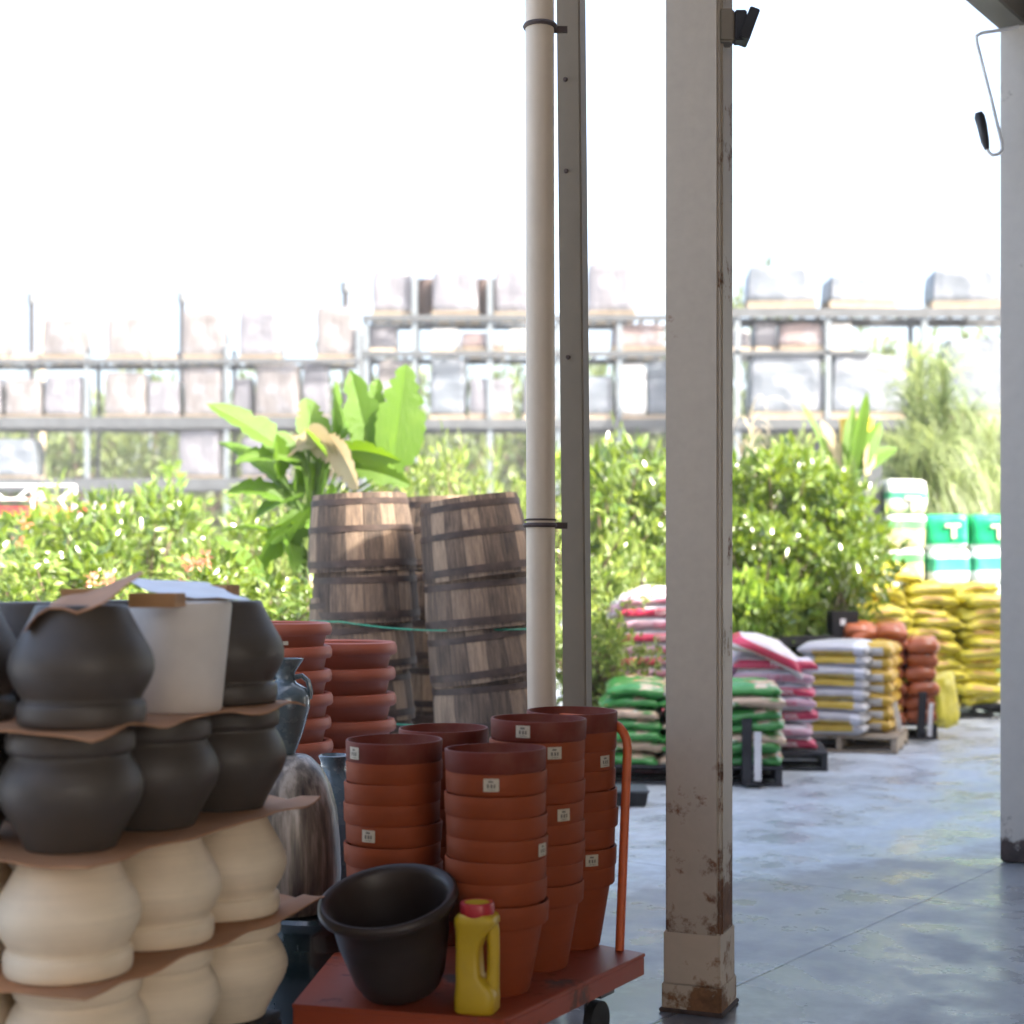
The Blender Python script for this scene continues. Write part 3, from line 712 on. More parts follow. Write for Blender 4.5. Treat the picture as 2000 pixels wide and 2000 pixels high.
g = MB(); g.tube(hp, .0145, 12); g.build('handle', M['orange_tube'], cart)
# nursery pots
def npot():
    r = .15; h = .262
    return [(a * .972, b) for a, b in [(0, 0), (.094, 0), (.098, .006), (.134, .199), (.1455, .2005), (.149, .205), (.151, .258), (.149, h), (.144, h), (.142, .255), (.1385, .20), (.129, .19), (.0925, .012), (0, .01)]]
g = MB(); g.lathe(npot(), 64); np_me = g.mesh('nursery_pot', M['terracotta'], auto=40)
g = MB(); g.lathe(npot(), 64); np_top = g.mesh('nursery_pot_top', M['terracotta_dark'], auto=40)
def tag_mesh(rr=.1483, w=.044, h=.036):
    n = 6; g = MB(); vs = []; fs = []
    for i in range(n + 1):
        a = (i / n - .5) * w / rr
        for z in (-h / 2, h / 2): vs.append((rr * math.cos(a), rr * math.sin(a), z))
    for i in range(n): fs.append((2 * i, 2 * i + 2, 2 * i + 3, 2 * i + 1))
    g.add(vs, fs); me = g.mesh('price_tag', M['tag_paper'])
    g = MB()
    for (a0, a1, z0, z1) in ((-.008, .006, .007, .0125), (-.012, -.006, -.008, .003), (-.002, .004, -.008, .003), (.007, .012, -.008, .003), (-.013, .013, -.014, -.0125)):
        g.add([((rr + .0006) * math.cos(a / rr), (rr + .0006) * math.sin(a / rr), z) for a, z in ((a0, z0), (a1, z0), (a1, z1), (a0, z1))], [(0, 1, 2, 3)])
    return me, g.mesh('print', M['tag_ink'], smooth=False)
tg_me, ink_me = tag_mesh()
stacks = [  # name, px, D, n, tags {index from top: world px of tag}
    ('front terracotta stack', 968, 4.42, 8, {1: 958, 4: 1060}),
    ('left terracotta stack', 768, 4.66, 8, {0: 686, 4: 717}),
    ('middle terracotta stack behind the front one', 1048, 4.69, 9, {0: 1016, 1: 1083, 4: 1104}),
    ('right rear terracotta stack by the cart handle', 1116, 4.96, 9, {2: 1188, 7: 1157}),
    ('back terracotta stack between left and middle ones', 868, 5.02, 8, {})]
for nm, px, D, n, tags in stacks:
    x = XP(px, D)
    for k in range(n):
        top_ = k == n - 1
        jx, jy = random.uniform(-.004, .004), random.uniform(-.004, .004)
        o = put('nursery_pot', np_top if top_ else np_me, None, (x + jx, D + jy, DZ + .001 + k * .0615), (random.uniform(-.013, .013), random.uniform(-.013, .013), 0))
        tag(o, 'terracotta pot, %s' % from_top(n - 1 - k, 'of the ' + nm), 'pot', 'nested terracotta pots on the cart')
        ft = n - 1 - k
        if ft in tags:
            dx = XP(tags[ft], D - .12) - x; a = math.asin(max(-1, min(1, dx / .152)))
            t_ = put('price_tag', tg_me, o, (0, 0, .231 + random.uniform(-.003, .003)), (0, 0, a - PI / 2)); put('print', ink_me, t_)
# tilted dark pot
g = MB(); rr = .192
g.lathe([(0, 0), (.108, 0), (.115, .008), (.13, .04), (.155, .15), (.165, .235), (.178, .245), (.192, .252), (.197, .262), (.195, .276), (.186, .282), (.174, .278), (.163, .262), (.156, .22), (.12, .04), (0, .02)], 64)
o = g.build('dark_planter', M['black_pot'], auto=50); o.location = (XP(784, 4.33) , 4.33, DZ + .036); o.rotation_euler = (R(16), R(-7), 0)
tag(o, 'dark brown plastic planter tilted on the front of the orange cart', 'planter')
# yellow jug
jx, jy = XP(932, 4.19), 4.19
jug = thing('yellow_jug', 'yellow plastic jug with red cap standing at the cart edge', 'jug', (jx, jy, DZ + .001), (0, 0, R(-14)))
def sup(wx, wy, cx, z, n=28, e=4.5):
    out = []
    for i in range(n):
        a = 2 * PI * i / n; c, s_ = math.cos(a), math.sin(a)
        out.append((cx + wx / 2 * math.copysign(abs(c) ** (2 / e), c), wy / 2 * math.copysign(abs(s_) ** (2 / e), s_), z))
    return out
secs = [(.104, .09, 0, 0), (.116, .10, 0, .006), (.116, .10, 0, .045), (.112, .098, 0, .062), (.085, .09, -.012, .085), (.070, .082, -.020, .10), (.066, .08, -.022, .17), (.078, .085, -.016, .20), (.10, .095, -.005, .228), (.116, .10, 0, .242), (.116, .10, 0, .254), (.105, .09, 0, .264), (.085, .082, 0, .268)]
g = MB(); vs = []; fs = []; n = 28
for s_ in secs: vs += sup(s_[0], s_[1], s_[2], s_[3])
for i in range(len(secs) - 1):
    for k in range(n): k2 = (k + 1) % n; fs.append((i * n + k, i * n + k2, (i + 1) * n + k2, (i + 1) * n + k))
fs.append(tuple(reversed(range(n)))); fs.append(tuple((len(secs) - 1) * n + k for k in range(n)))
g.add(vs, fs); g.build('body', M['yellow_plastic'], jug, auto=50)
g = MB(); g.tube([(.036, 0, .05), (.044, 0, .075), (.046, 0, .12), (.046, 0, .18), (.044, 0, .22), (.036, 0, .245)], [.022, .019, .017, .017, .019, .022], 14); g.build('handle', M['yellow_plastic'], jug)
g = MB(); g.lathe([(0, .262), (.046, .262), (.0475, .266), (.0475, .292), (.045, .297), (.036, .298), (.035, .2945), (0, .2945)], 36); cp_ = g.build('cap', M['red_plastic'], jug)
g = MB(); g.lathe([(0, .2952), (.034, .2952), (.034, .297), (0, .297)], 30); g.build('cap_disc', M['yellow_plastic'], cp_)

# ------------------------------------------------------------------ bags
def bag_mesh(name, mat, l, w, h, seed, crumple=.012, bend=None):
    if bend is None: bend = .010 + .012 * ((seed * 7.3) % 1)
    bm = bmesh.new(); bmesh.ops.create_cube(bm, size=2)
    bmesh.ops.subdivide_edges(bm, edges=bm.edges, cuts=9, use_grid_fill=True)
    for v in bm.verts:
        x, y, z = v.co
        t = (max(0, 1 - abs(x) ** 6) ** .33) * (max(0, 1 - abs(y) ** 6) ** .33)
        sq = 1 - .05 * (1 - abs(z))
        nx = x * (1 - .03 * abs(y) ** 3); ny = y * (1 - .05 * abs(x) ** 3)
        p = Vector((nx * l / 2, ny * w / 2, z * h / 2 * (.22 + .78 * t)))
        q = noise.noise_vector(Vector((p.x * 9 + seed, p.y * 9, p.z * 5 + seed * 2))) * crumple
        q += noise.noise_vector(Vector((p.x * 24 + seed, p.y * 24, p.z * 20))) * crumple * .4
        q.z -= bend * ((p.x * 2 / l) ** 2 * 1.2 - .4) + .006 * math.sin(seed) * (p.y * 2 / w)
        v.co = p + q
    for f in bm.faces: f.smooth = True
    me = bpy.data.meshes.new(name); bm.to_mesh(me); bm.free(); me.materials.append(mat); return me
_fc = {}
def text_mesh(txt, size, mat):
    k = (txt, size, mat.name)
    if k in _fc: return _fc[k]
    c = bpy.data.curves.new('lettering', 'FONT'); c.body = txt; c.size = size; c.align_x = 'CENTER'; c.align_y = 'CENTER'; c.extrude = .0012
    c.space_character = 1.05
    ob = bpy.data.objects.new('tmp', c); COL.objects.link(ob)
    dg = bpy.context.evaluated_depsgraph_get(); me = bpy.data.meshes.new_from_object(ob.evaluated_get(dg))
    me.name = 'lettering'; me.materials.clear(); me.materials.append(mat)
    bpy.data.objects.remove(ob); _fc[k] = me; return me
def bag_stack(kind, mats, loc, yaw, cols, rows, layers, dim, seeds=4, jit=.02, tiltj=.03, z0=.14, group=None, desc='', text=None, fall=0, crumple=.012, skip=None, cat='bag'):
    l, w, h = dim; meshes = [[bag_mesh(kind, m, l * 1.02, w * 1.03, h * 1.14, 3.7 * s + i * 11, crumple) for s in range(seeds)] for i, m in enumerate(mats)]
    rz = Euler((0, 0, yaw)).to_matrix()
    for k in range(layers):
        for c in range(cols):
            for r_ in range(rows):
                if skip and skip(k, c, r_): continue
                mi = (k + c) % len(mats); me = random.choice(meshes[mi])
                x = (c - (cols - 1) / 2) * l; y = (r_ - (rows - 1) / 2) * w
                p = rz @ Vector((x + random.uniform(-jit, jit), y + random.uniform(-jit, jit), 0))
                o = put(kind, me, None, (loc[0] + p.x, loc[1] + p.y, z0 + h / 2 + k * h),
                        (random.uniform(-tiltj, tiltj), random.uniform(-tiltj, tiltj), yaw + random.uniform(-.05, .05) + (PI if False else 0)))
                pos = []
                if cols == 2: pos.append(['left', 'right'][c])
                if cols == 3: pos.append(['left', 'middle', 'right'][c])
                if rows > 1: pos.append(['front', 'rear'][r_] if rows == 2 else ['front', 'middle', 'rear'][r_])
                ft = layers - 1 - k
                lab = '%s, %s%s' % (desc, 'top layer' if ft == 0 else '%s layer from top' % ORD[ft], (', ' + ' '.join(pos) + ' column') if pos else '')
                tag(o, lab, cat, group)
                if text and r_ == 0:
                    tm = text_mesh(text[0], text[1], M['white_letter'] if mi == 0 else M['red_letter'])
                    put('lettering', tm, o, (text[2], -w / 2 - .016, 0), (R(90), 0, 0))
# green bags on dark pallet
pallet((XP(1352, 11.2), 11.25, 0), R(-6), 'black pallet under the green and peach soil bags', 1.25, 1.0, .14, 'dark_pallet')
bag_stack('soil_bag', [M['bag_green'], M['bag_green2'], M['bag_green']], (XP(1352, 11.2), 11.25), R(-6), 3, 2, 7, (.42, .5, .079), z0=.142, group='green and peach soil bags', desc='green peach soil bag on black pallet', jit=.03, tiltj=.06, crumple=.02)
# red and white bags: tall left stack
pallet((XP(1292, 12.6), 12.6, 0), R(-4), 'pallet under the tall stack of red and white bags', 1.0, .9, .14, 'dark_pallet')
bag_stack('soil_bag', [M['bag_red'], M['bag_pale']], (XP(1288, 12.6), 12.45), R(-4), 1, 1, 12, (.68, .44, .0985), z0=.142, group='red and white soil bags', desc='red and white soil bag, tall stack left of cream post', text=('TOP SOIL', .056, .06), jit=.012)
# top loose bag drooping
# right sagging pile
pallet((XP(1515, 11.9), 12.05, 0), R(-8), 'pallet under the sagging red and white bags', .8, .9, .14, 'dark_pallet')
bag_stack('soil_bag', [M['bag_red'], M['bag_pale']], (XP(1516, 11.9), 11.95), R(-10), 1, 1, 7, (.62, .46, .098), z0=.142, group='red and white soil bags', desc='red and white soil bag, sagging pile right of post', text=('TOP SOIL', .05, .06), jit=.03, tiltj=.05, crumple=.022)
def loose(kind, mat, dim, loc, rot, label, group=None, seed=5, crumple=.02, bend=.07):
    o = put(kind, bag_mesh(kind, M[mat], *dim, seed, crumple, bend), None, loc, rot); return tag(o, label, 'bag', group)
loose('soil_bag', 'bag_red', (.62, .46, .13), W(1500, 1272, 11.9), (R(4), R(24), R(-6)), 'white and red soil bag slumped steeply across the top of the sagging pile', 'red and white soil bags')
loose('soil_bag', 'bag_pale', (.6, .42, .13), W(1450, 1290, 12.2), (R(2), R(-25), R(4)), 'white soil bag slumping left against the cream post on the sagging pile', 'red and white soil bags')
loose('soil_bag', 'bag_red', (.55, .42, .11), W(1562, 1345, 12.0), (R(0), R(78), R(-8)), 'red and white soil bag hanging down the right end of the sagging pile', 'red and white soil bags')
loose('soil_bag', 'bag_pale', (.6, .44, .12), W(1252, 1170, 12.55), (R(3), R(-16), R(-4)), 'bright white soil bag lying crooked on the tall red and white stack', 'red and white soil bags')
# yellow and white
pallet((XP(1655, 13.2), 13.25, 0), R(-20), 'light wooden pallet under the yellow and grey bags', .95, .9, .14, 'wood_pallet')
bag_stack('feed_bag', [M['bag_yw'], M['bag_yw_b']], (XP(1640, 13.1), 13.2), R(-20), 1, 2, 8, (.58, .42, .096), z0=.142, group='yellow and grey bags', desc='grey bag with yellow panel on light wooden pallet', jit=.012)
bag_stack('feed_bag', [M['bag_yw_end']], (XP(1712, 13.4), 13.42), R(-20), 1, 2, 7, (.34, .42, .107), z0=.142, group='yellow ended bags', desc='yellow ended bag, right end of light pallet', jit=.015, crumple=.016)
# orange
pallet((XP(1742, 14.2), 14.3, 0), R(-14), 'dark pallet under the orange brown bags', .85, .8, .14, 'dark_pallet')
bag_stack('mulch_bag', [M['bag_orange']], (XP(1742, 14.2), 14.25), R(-14), 3, 2, 7, (.27, .42, .127), z0=.142, group='orange brown bags', desc='rounded orange brown mulch bag', jit=.02, tiltj=.08, crumple=.02, skip=lambda k, c, r_: k == 6 and c == 2)
loose('mulch_bag', 'bag_orange', (.55, .4, .14), W(1705, 1243, 14.1), (R(3), R(5), R(6)), 'flat orange bag lying across the top of the orange brown pile', 'orange brown bags')
# yellow pile
pallet((XP(1812, 16.3), 16.4, 0), R(6), 'dark pallet under the big pile of yellow bags', 1.5, 1.0, .14, 'dark_pallet')
bag_stack('fertiliser_bag', [M['bag_yellow']], (XP(1800, 16.3), 16.3), R(5), 3, 2, 11, (.54, .44, .113), z0=.142, group='yellow bags', desc='yellow bag in the big yellow pile', jit=.075, tiltj=.17, crumple=.034, skip=lambda k, c, r_: (k == 10 and c == 2 and r_ == 0))
loose('fertiliser_bag', 'bag_yellow', (.55, .42, .15), W(1748, 1118, 16.1), (R(14), R(8), R(20)), 'sunlit yellow bag heaped crookedly on top of the yellow pile', 'yellow bags', 7, .035)
loose('fertiliser_bag', 'bag_yellow', (.6, .42, .14), W(1700, 1158, 16.0), (R(-8), R(-12), R(-10)), 'bright yellow bag sagging over the left top edge of the yellow pile', 'yellow bags', 9, .03)
loose('fertiliser_bag', 'bag_yellow', (.5, .30, .12), W(1843, 1368, 13.9), (R(74), R(84), R(10)), 'yellow bag standing upright alone before the yellow pile', 'yellow bags', 2, .02, .01)
loose('fertiliser_bag', 'bag_yellow', (.56, .42, .13), W(1706, 1196, 15.6), (R(6), R(-9), R(14)), 'yellow bag bulging out at the left side of the yellow pile', 'yellow bags', 12, .03)
# bales
def bale_mesh(mat, dim, seed):
    l, w, h = dim; bm = bmesh.new(); bmesh.ops.create_cube(bm, size=2); bmesh.ops.subdivide_edges(bm, edges=bm.edges, cuts=9, use_grid_fill=True)
    for v in bm.verts:
        p = v.co; e = 8; n_ = (abs(p.x) ** e + abs(p.y) ** e + abs(p.z) ** e) ** (1 / e); q = p / n_ * 1.0
        q = Vector((q.x * l / 2, q.y * w / 2, q.z * h / 2))
        v.co = q + noise.noise_vector(q * 6 + Vector((seed, 0, 0))) * .016 + noise.noise_vector(q * 18 + Vector((seed, 0, 0))) * .006
    for f in bm.faces: f.smooth = True
    me = bpy.data.meshes.new('bale'); bm.to_mesh(me); bm.free(); me.materials.append(M[mat]); return me
bh = .418
bmesh_ = {m: bale_mesh(m, (.50, .5, bh), i * 3.1) for i, m in enumerate(('bale_white', 'bale_green', 'bale_teal', 'bale_cream'))}
g = MB(); g.box((0, 0, .05), (.18, .006, .04)); g.box((.01, 0, -.035), (.05, .006, .13)); em = g.mesh('emblem', M['emblem_cream'], smooth=False)
cols = [(1768, ['bale_cream', 'bale_cream', 'bale_white', 'bale_cream', 'bale_cream', 'bale_white'], 'left'), (1850, ['bale_white', 'bale_teal', 'bale_white', 'bale_teal', 'bale_green'], 'middle'), (1937, ['bale_teal', 'bale_white', 'bale_teal', 'bale_teal', 'bale_green'], 'right')]
for px, ms, cn in cols:
    for k, mname in enumerate(ms):
        D = 18.2; o = put('peat_bale', bmesh_[mname], None, (XP(px, D) + random.uniform(-.01, .01), D + .2, .15 + bh / 2 + k * (bh - .006)), (R(random.uniform(-2, 2)), R(random.uniform(-3, 3)), R(random.uniform(-9, 9))))
        tag(o, '%s bale, %s' % ({'bale_white': 'white and green', 'bale_green': 'bright green', 'bale_teal': 'teal and white', 'bale_cream': 'cream and green'}[mname], from_top(len(ms) - 1 - k, 'of the %s bale column' % cn)), 'bale', 'green and white bales')
        if mname in ('bale_white', 'bale_green'): put('emblem', em, o, (.06, -.268, -.06 if mname == 'bale_white' else .02))
pallet((XP(1855, 18.4), 18.4, 0), 0, 'pallet under the green and white bales', 1.6, .7, .148, 'wood_pallet')
# small signs
for (px, py, D, w_, h_, ry, lab) in ((1754, 1408, 13.3, .05, .34, R(-12), 'narrow white price sign leaning between yellow and orange bags'), (1480, 1478, 10.62, .05, .34, 0, 'narrow white price sign before the green bags right of the post'), (1817, 1398, 13.6, .04, .30, R(3), 'narrow white price sign at the right end of the orange bags')):
    s_ = thing('price_sign', lab, 'sign', W(px, py + 0, D), (0, ry, 0), 'narrow white price signs')
    s_.location.z = h_ / 2 + .05
    g = MB(); g.box((0, 0, 0), (w_, .012, h_)); g.build('board', M['sign_white'], s_, bevel=.002)
    g = MB(); g.box((-.07, .03, .03), (.07, .03, h_ + .12)); g.box((-.03, .03, -h_ / 2 - .02), (.12, .12, .02)); g.build('holder', M['black_metal'], s_, bevel=.003)
# black bin tray on the ground at left of P1, low scale under cart
o = thing('black_tray', 'low black plastic tray on the ground between cart and cream post', 'tray', (XP(1228, 9.9), 9.9, 0))
g = MB(); g.box((0, 0, .05), (.20, .3, .09), None, 1.12); g.build('body', M['rubber'], o, bevel=.006)
g = MB(); g.box((0, 0, .097), (.24, .34, .012)); g.build('rim', M['steel'], o, bevel=.003)

# ------------------------------------------------------------------ plants
def leaves_mesh(name, pos, dirs, nrm, ln, wd, mat, rng, fold=.25):
    """pos,dirs,nrm: (n,3); each leaf a folded 6-vertex blade"""
    n = len(pos); d = dirs / (np.linalg.norm(dirs, axis=1, keepdims=True) + 1e-9)
    s = np.cross(d, nrm); s /= (np.linalg.norm(s, axis=1, keepdims=True) + 1e-9); up = np.cross(s, d)
    ln = ln[:, None]; wd = wd[:, None]
    a = pos; b = pos + d * ln * .45 + s * wd * .5 + up * wd * fold; c = pos + d * ln * .45 - s * wd * .5 + up * wd * fold
    m_ = pos + d * ln * .5; t = pos + d * ln - up * ln * .12
    V = np.stack([a, b, m_, c, t], 1).reshape(-1, 3)
    idx = np.arange(n)[:, None] * 5
    faces = np.concatenate([idx + np.array([[0, 2, 1]]), idx + np.array([[0, 3, 2]]), idx + np.array([[1, 2, 4]]), idx + np.array([[2, 3, 4]])], 1).reshape(-1, 3)
    me = bpy.data.meshes.new(name); me.vertices.add(len(V)); me.vertices.foreach_set('co', V.astype(np.float32).ravel())
    me.loops.add(faces.size); me.loops.foreach_set('vertex_index', faces.astype(np.int32).ravel())
    me.polygons.add(len(faces)); me.polygons.foreach_set('loop_start', np.arange(0, faces.size, 3, dtype=np.int32)); me.polygons.foreach_set('loop_total', np.full(len(faces), 3, dtype=np.int32))
    at = me.attributes.new('lv', 'FLOAT', 'POINT'); at.data.foreach_set('value', np.repeat(rng.random(n), 5).astype(np.float32))
    me.update(); me.validate(); me.materials.append(mat); return me
def rdir(rng, n):
    v = rng.normal(size=(n, 3)); return v / np.linalg.norm(v, axis=1, keepdims=True)
def make_stemmed(kind, seed, h, rad, nst, nleaf, ll, lw, mat, up=1.0, arch=.2, start=.15):
    """upright stems from the base with leaves along them (unit: metres)"""
    rng = np.random.default_rng(seed); st = MB(); P = []; Dn = []
    for i in range(nst):
        a = rng.random() * 2 * PI; rr = rad * math.sqrt(rng.random()); hh = h * (.62 + .38 * rng.random()) * (1 - .25 * rr / rad)
        b = Vector((math.cos(a) * rr * .25, math.sin(a) * rr * .25, 0)); t = Vector((math.cos(a) * rr, math.sin(a) * rr, hh))
        pts = []
        for k in range(7):
            q = k / 6; p = b.lerp(t, q); p.x += (q * q - q) * rr * arch * math.cos(a) * 2 + .03 * math.sin(q * 9 + i); p.y += .03 * math.cos(q * 8 + i); pts.append(p)
        st.tube(pts, [max(.002, .010 * h / 1.8 * (1 - .85 * k / 6)) for k in range(7)], 5)
        m_ = nleaf // nst
        q = start + (1 - start) * rng.random(m_) ** .8
        for v in q:
            k = min(5, int(v * 6)); f = v * 6 - k; p = pts[k].lerp(pts[k + 1], f)
            # side twigs
            th = rng.random() * 2 * PI; off = (.03 + .16 * rad * rng.random()) * (1.15 - v)
            P.append((p.x + math.cos(th) * off, p.y + math.sin(th) * off, p.z + off * .4)); Dn.append((math.cos(th), math.sin(th), up * (.4 + rng.random())))
    P = np.array(P); Dn = np.array(Dn); n = len(P)
    me = leaves_mesh(kind + '_foliage', P, Dn + rdir(rng, n) * .35, rdir(rng, n), ll * (.6 + .8 * rng.random(n)), lw * (.7 + .6 * rng.random(n)), mat, rng)
    return me, st.mesh(kind + '_stems', M['trunk'])
def make_bushy(kind, seed, h, rad, nleaf, ll, lw, mat, nclump=34, z0=.25, trunk=.02):
    rng = np.random.default_rng(seed); st = MB(); P = []; Dn = []
    tip = Vector((0, 0, h * .6)); st.tube([(0, 0, 0), (.02, 0, h * .25), tip], [trunk, trunk * .8, trunk * .4], 7)
    cl = []
    for i in range(nclump):
        v = rdir(rng, 1)[0]; v[2] = v[2] * .9
        rr = .45 + .55 * rng.random() ** .5
        c = np.array([v[0] * rad * rr, v[1] * rad * rr, h * (z0 + 1) / 2 + v[2] * h * (1 - z0) / 2 * rr]); cl.append(c)
        s_ = Vector((0, 0, h * z0 * .8 + (c[2] - h * z0) * .3)); st.tube([s_, s_.lerp(Vector(c), .6) + Vector((0, 0, .03)), Vector(c)], [trunk * .45, trunk * .3, .003], 5)
    per = nleaf // nclump
    for c in cl:
        cr = rad * (.16 + .22 * rng.random()); d = rdir(rng, per); r_ = cr * rng.random(per)[:, None] ** .45
        p = c + d * r_ * np.array([1, 1, 1.15]); P.append(p); Dn.append(d + np.array([0, 0, .35]))
    P = np.concatenate(P); Dn = np.concatenate(Dn); n = len(P)
    nr = rdir(rng, n); nr[:, 2] += .8
    me = leaves_mesh(kind + '_foliage', P, Dn + rdir(rng, n) * .5, nr, ll * (.6 + .8 * rng.random(n)), lw * (.7 + .6 * rng.random(n)), mat, rng)
    return me, st.mesh(kind + '_stems', M['trunk'])
TYPES = {
 'wil': [make_stemmed('w', s, 1.0, .30, 16, 2100, .055, .010, M['leaf_a'], 1.4) for s in (1, 2, 3)],
 'wil2': [make_stemmed('v', s, 1.0, .36, 14, 1700, .06, .016, M['leaf_lime'], .8, .3) for s in (4, 5)],
 'cit': [make_bushy('c', s, 1.0, .42, 2100, .065, .032, M['leaf_b']) for s in (6, 7, 8)],
 'bsh': [make_bushy('b', s, 1.0, .46, 2200, .055, .022, M['leaf_a'], 40, .1) for s in (9, 10)],
 'lim': [make_bushy('l', s, 1.0, .5, 420, .16, .11, M['leaf_lime'], 16, .15) for s in (11,)],
 'sap': [make_stemmed('s', s, 1.0, .12, 3, 500, .045, .016, M['leaf_lime'], .7, .1, .25) for s in (12, 13)],
}
g = MB(); g.lathe([(0, 0), (.13, 0), (.16, .22), (.168, .22), (.168, .25), (.155, .25), (.15, .2), (0, .2)], 24); tubpot = g.mesh('tub', M['rubber'])
cnt = {}
def plant(px, ytop, D, typ, label, wscale=1.0, pot=True, name='potted_shrub', group='potted shrubs in the yard', cat='shrub'):
    v = TYPES[typ][cnt.get(typ, 0) % len(TYPES[typ])]; cnt[typ] = cnt.get(typ, 0) + 1
    h = ZP(ytop, D) - .22
    t = thing(name, label, cat, (XP(px, D), D, 0), (0, 0, random.uniform(0, 6)), group)
    for nm, me in (('foliage', v[0]), ('stems', v[1])):
        o = put(nm, me, t, (0, 0, .22 if pot else 0)); o.scale = (h * wscale, h * wscale, h)
    if pot: put('pot', tubpot, t)
    return t
def flowers(t, n, seed, h):
    rng = np.random.default_rng(seed); m_ = n * 14
    for i in range(n):
        c = np.array([rng.normal() * .16, rng.normal() * .16, h * (.75 + .25 * rng.random())]); dd = rdir(rng, 14)
        put('flower_head', leaves_mesh('flower_head', c + dd * .012, dd, rdir(rng, 14), np.full(14, .055), np.full(14, .02), M['flower'], rng), t)
# left field, front to back
Lf = [(-60, 1080, 10.5, 'bsh', 1.1, 'low pale bush at the left picture edge behind the grey pots'),
 (40, 1060, 10.8, 'cit', 1.3, 'low willowy shrub behind the leftmost grey pot'),
 (130, 1075, 10.2, 'bsh', 1.1, 'low bush behind the curled cardboard flap'),
 (215, 1050, 11.0, 'wil', 1.3, 'low willowy shrub above the cardboard flap tip'),
 (310, 1080, 10.4, 'wil2', 1.1, 'low lime shrub just behind the white tub'),
 (395, 1060, 10.9, 'bsh', 1.0, 'low bush behind the block at the tub rear'),
 (480, 1090, 10.3, 'cit', 1.0, 'low bright bush between rear grey pot and left barrel stack'),
 (570, 1110, 10.6, 'wil2', 1.0, 'low lime shrub touching the left barrel stack'),
 (10, 965, 13.4, 'wil2', .9, 'mid height lime shrub below the white cart frames'),
 (105, 990, 13.0, 'cit', 1.1, 'mid height willowy shrub left of the red barrier'),
 (200, 1010, 13.6, 'wil', 1.1, 'mid height willowy shrub in front of the red barrier'),
 (285, 955, 13.2, 'cit', .8, 'mid height bush right of the red barrier'),
 (345, 960, 14.0, 'wil', 1.0, 'mid height willowy shrub below the left rack foot'),
 (395, 815, 14.5, 'sap', 1.1, 'tall thin sapling rising left of the banana plant'),
 (450, 960, 14.2, 'wil', 1.0, 'mid height willowy shrub left of the banana stems'),
 (535, 1000, 14.0, 'cit', .8, 'dark leafy shrub behind the banana stems'),
 (160, 945, 16.5, 'bsh', .8, 'rear bush beside the red barrier post'),
 (250, 920, 17.0, 'wil', 1.0, 'rear willowy shrub below the hedge gap in the rack'),
 (340, 800, 17.5, 'sap', 1.0, 'tall thin rear sapling crossing the rack beam'),
 (470, 790, 17.0, 'sap', 1.2, 'tall thin rear sapling behind the banana leaves'),
 (540, 880, 16.8, 'wil', .9, 'rear willowy shrub right behind the banana plant'),
 (650, 900, 13.8, 'wil', .8, 'willowy shrub behind the left barrel stack'),
 (760, 830, 14.6, 'wil', .8, 'willowy shrub rising over the gap between banana and barrels'),
 (850, 765, 15.0, 'wil', .75, 'tallest willowy shrub above the barrel stacks'),
 (915, 850, 14.4, 'bsh', .6, 'bush above the leaning barrel stack'),
 (975, 800, 15.4, 'wil', .7, 'willowy shrub left of the drain pipe above barrels'),
 (1060, 830, 15.0, 'wil', .6, 'willowy shrub behind the drain pipe'),
 (1105, 900, 13.4, 'bsh', .8, 'bush seen between drain pipe and weathered post'),
 (1185, 860, 15.0, 'cit', .75, 'leafy shrub right of the weathered post'),
 (1260, 835, 15.6, 'bsh', .65, 'tall bush left of the cream post'),
 (1215, 1010, 13.6, 'wil2', .9, 'lime shrub behind the tall red and white bag stack'),
 (1160, 1080, 12.2, 'bsh', .9, 'low bush left of the red and white bag stack'),
 (1335, 880, 15.4, 'cit', .7, 'leafy shrub hidden mostly behind the cream post'),
 (1440, 905, 15.6, 'cit', .8, 'glossy leaved shrub right of the cream post'),
 (1515, 868, 15.4, 'cit', .85, 'largest glossy leaved shrub above the sagging bags'),
 (1585, 885, 15.8, 'cit', .7, 'glossy leaved shrub above the black plant tray'),
 (1605, 905, 17.0, 'cit', .55, 'glossy leaved shrub left of the green bales'),
 (1480, 1000, 14.4, 'cit', .9, 'shorter glossy leaved shrub in front of the others'),
 (1580, 985, 14.9, 'cit', .75, 'shorter glossy leaved shrub behind the black planter'),
 (1450, 850, 18.0, 'wil', .5, 'pale feathery shrub behind the glossy ones near the cream post'),
 (1550, 840, 18.5, 'bsh', .5, 'yellowish rear bush between the two racks gap')]
pl = []
for (px, yt, D, ty, ws, lab) in Lf: pl.append(plant(px, yt, D, ty, lab, ws))
for i, k in ((1, 3), (3, 3), (5, 4), (2, 2), (9, 3), (5, 3)): flowers(pl[i], k, i + 20 + k, 1.25 if i < 8 else 1.7)
for (px, yt, D, lab, k) in ((272, 1098, 9.7, 'flowering plant with orange heads above the cardboard flap tip', 4), (382, 1082, 9.8, 'flowering plant with orange heads above the rear cardboard block', 5), (30, 975, 12.2, 'flowering plant with reddish heads under the white cart frame', 5)):
    t = plant(px, yt, D, 'wil2', lab, .6, name='flowering_plant', group='flowering plants', cat='plant'); flowers(t, k, int(px), ZP(yt, D) + .02)
for (px, yt, D, lab) in ((1452, 1135, 13.9, 'low plant with big lime leaves right behind the cream post'), (1500, 1125, 14.2, 'low plant with big lime leaves above the sagging bags'), (1548, 1150, 14.3, 'low plant with big lime leaves left of the black planter')):
    plant(px, yt, D, 'lim', lab, .55, name='broad_leaf_plant', group='broad leaved lime plants', cat='plant')
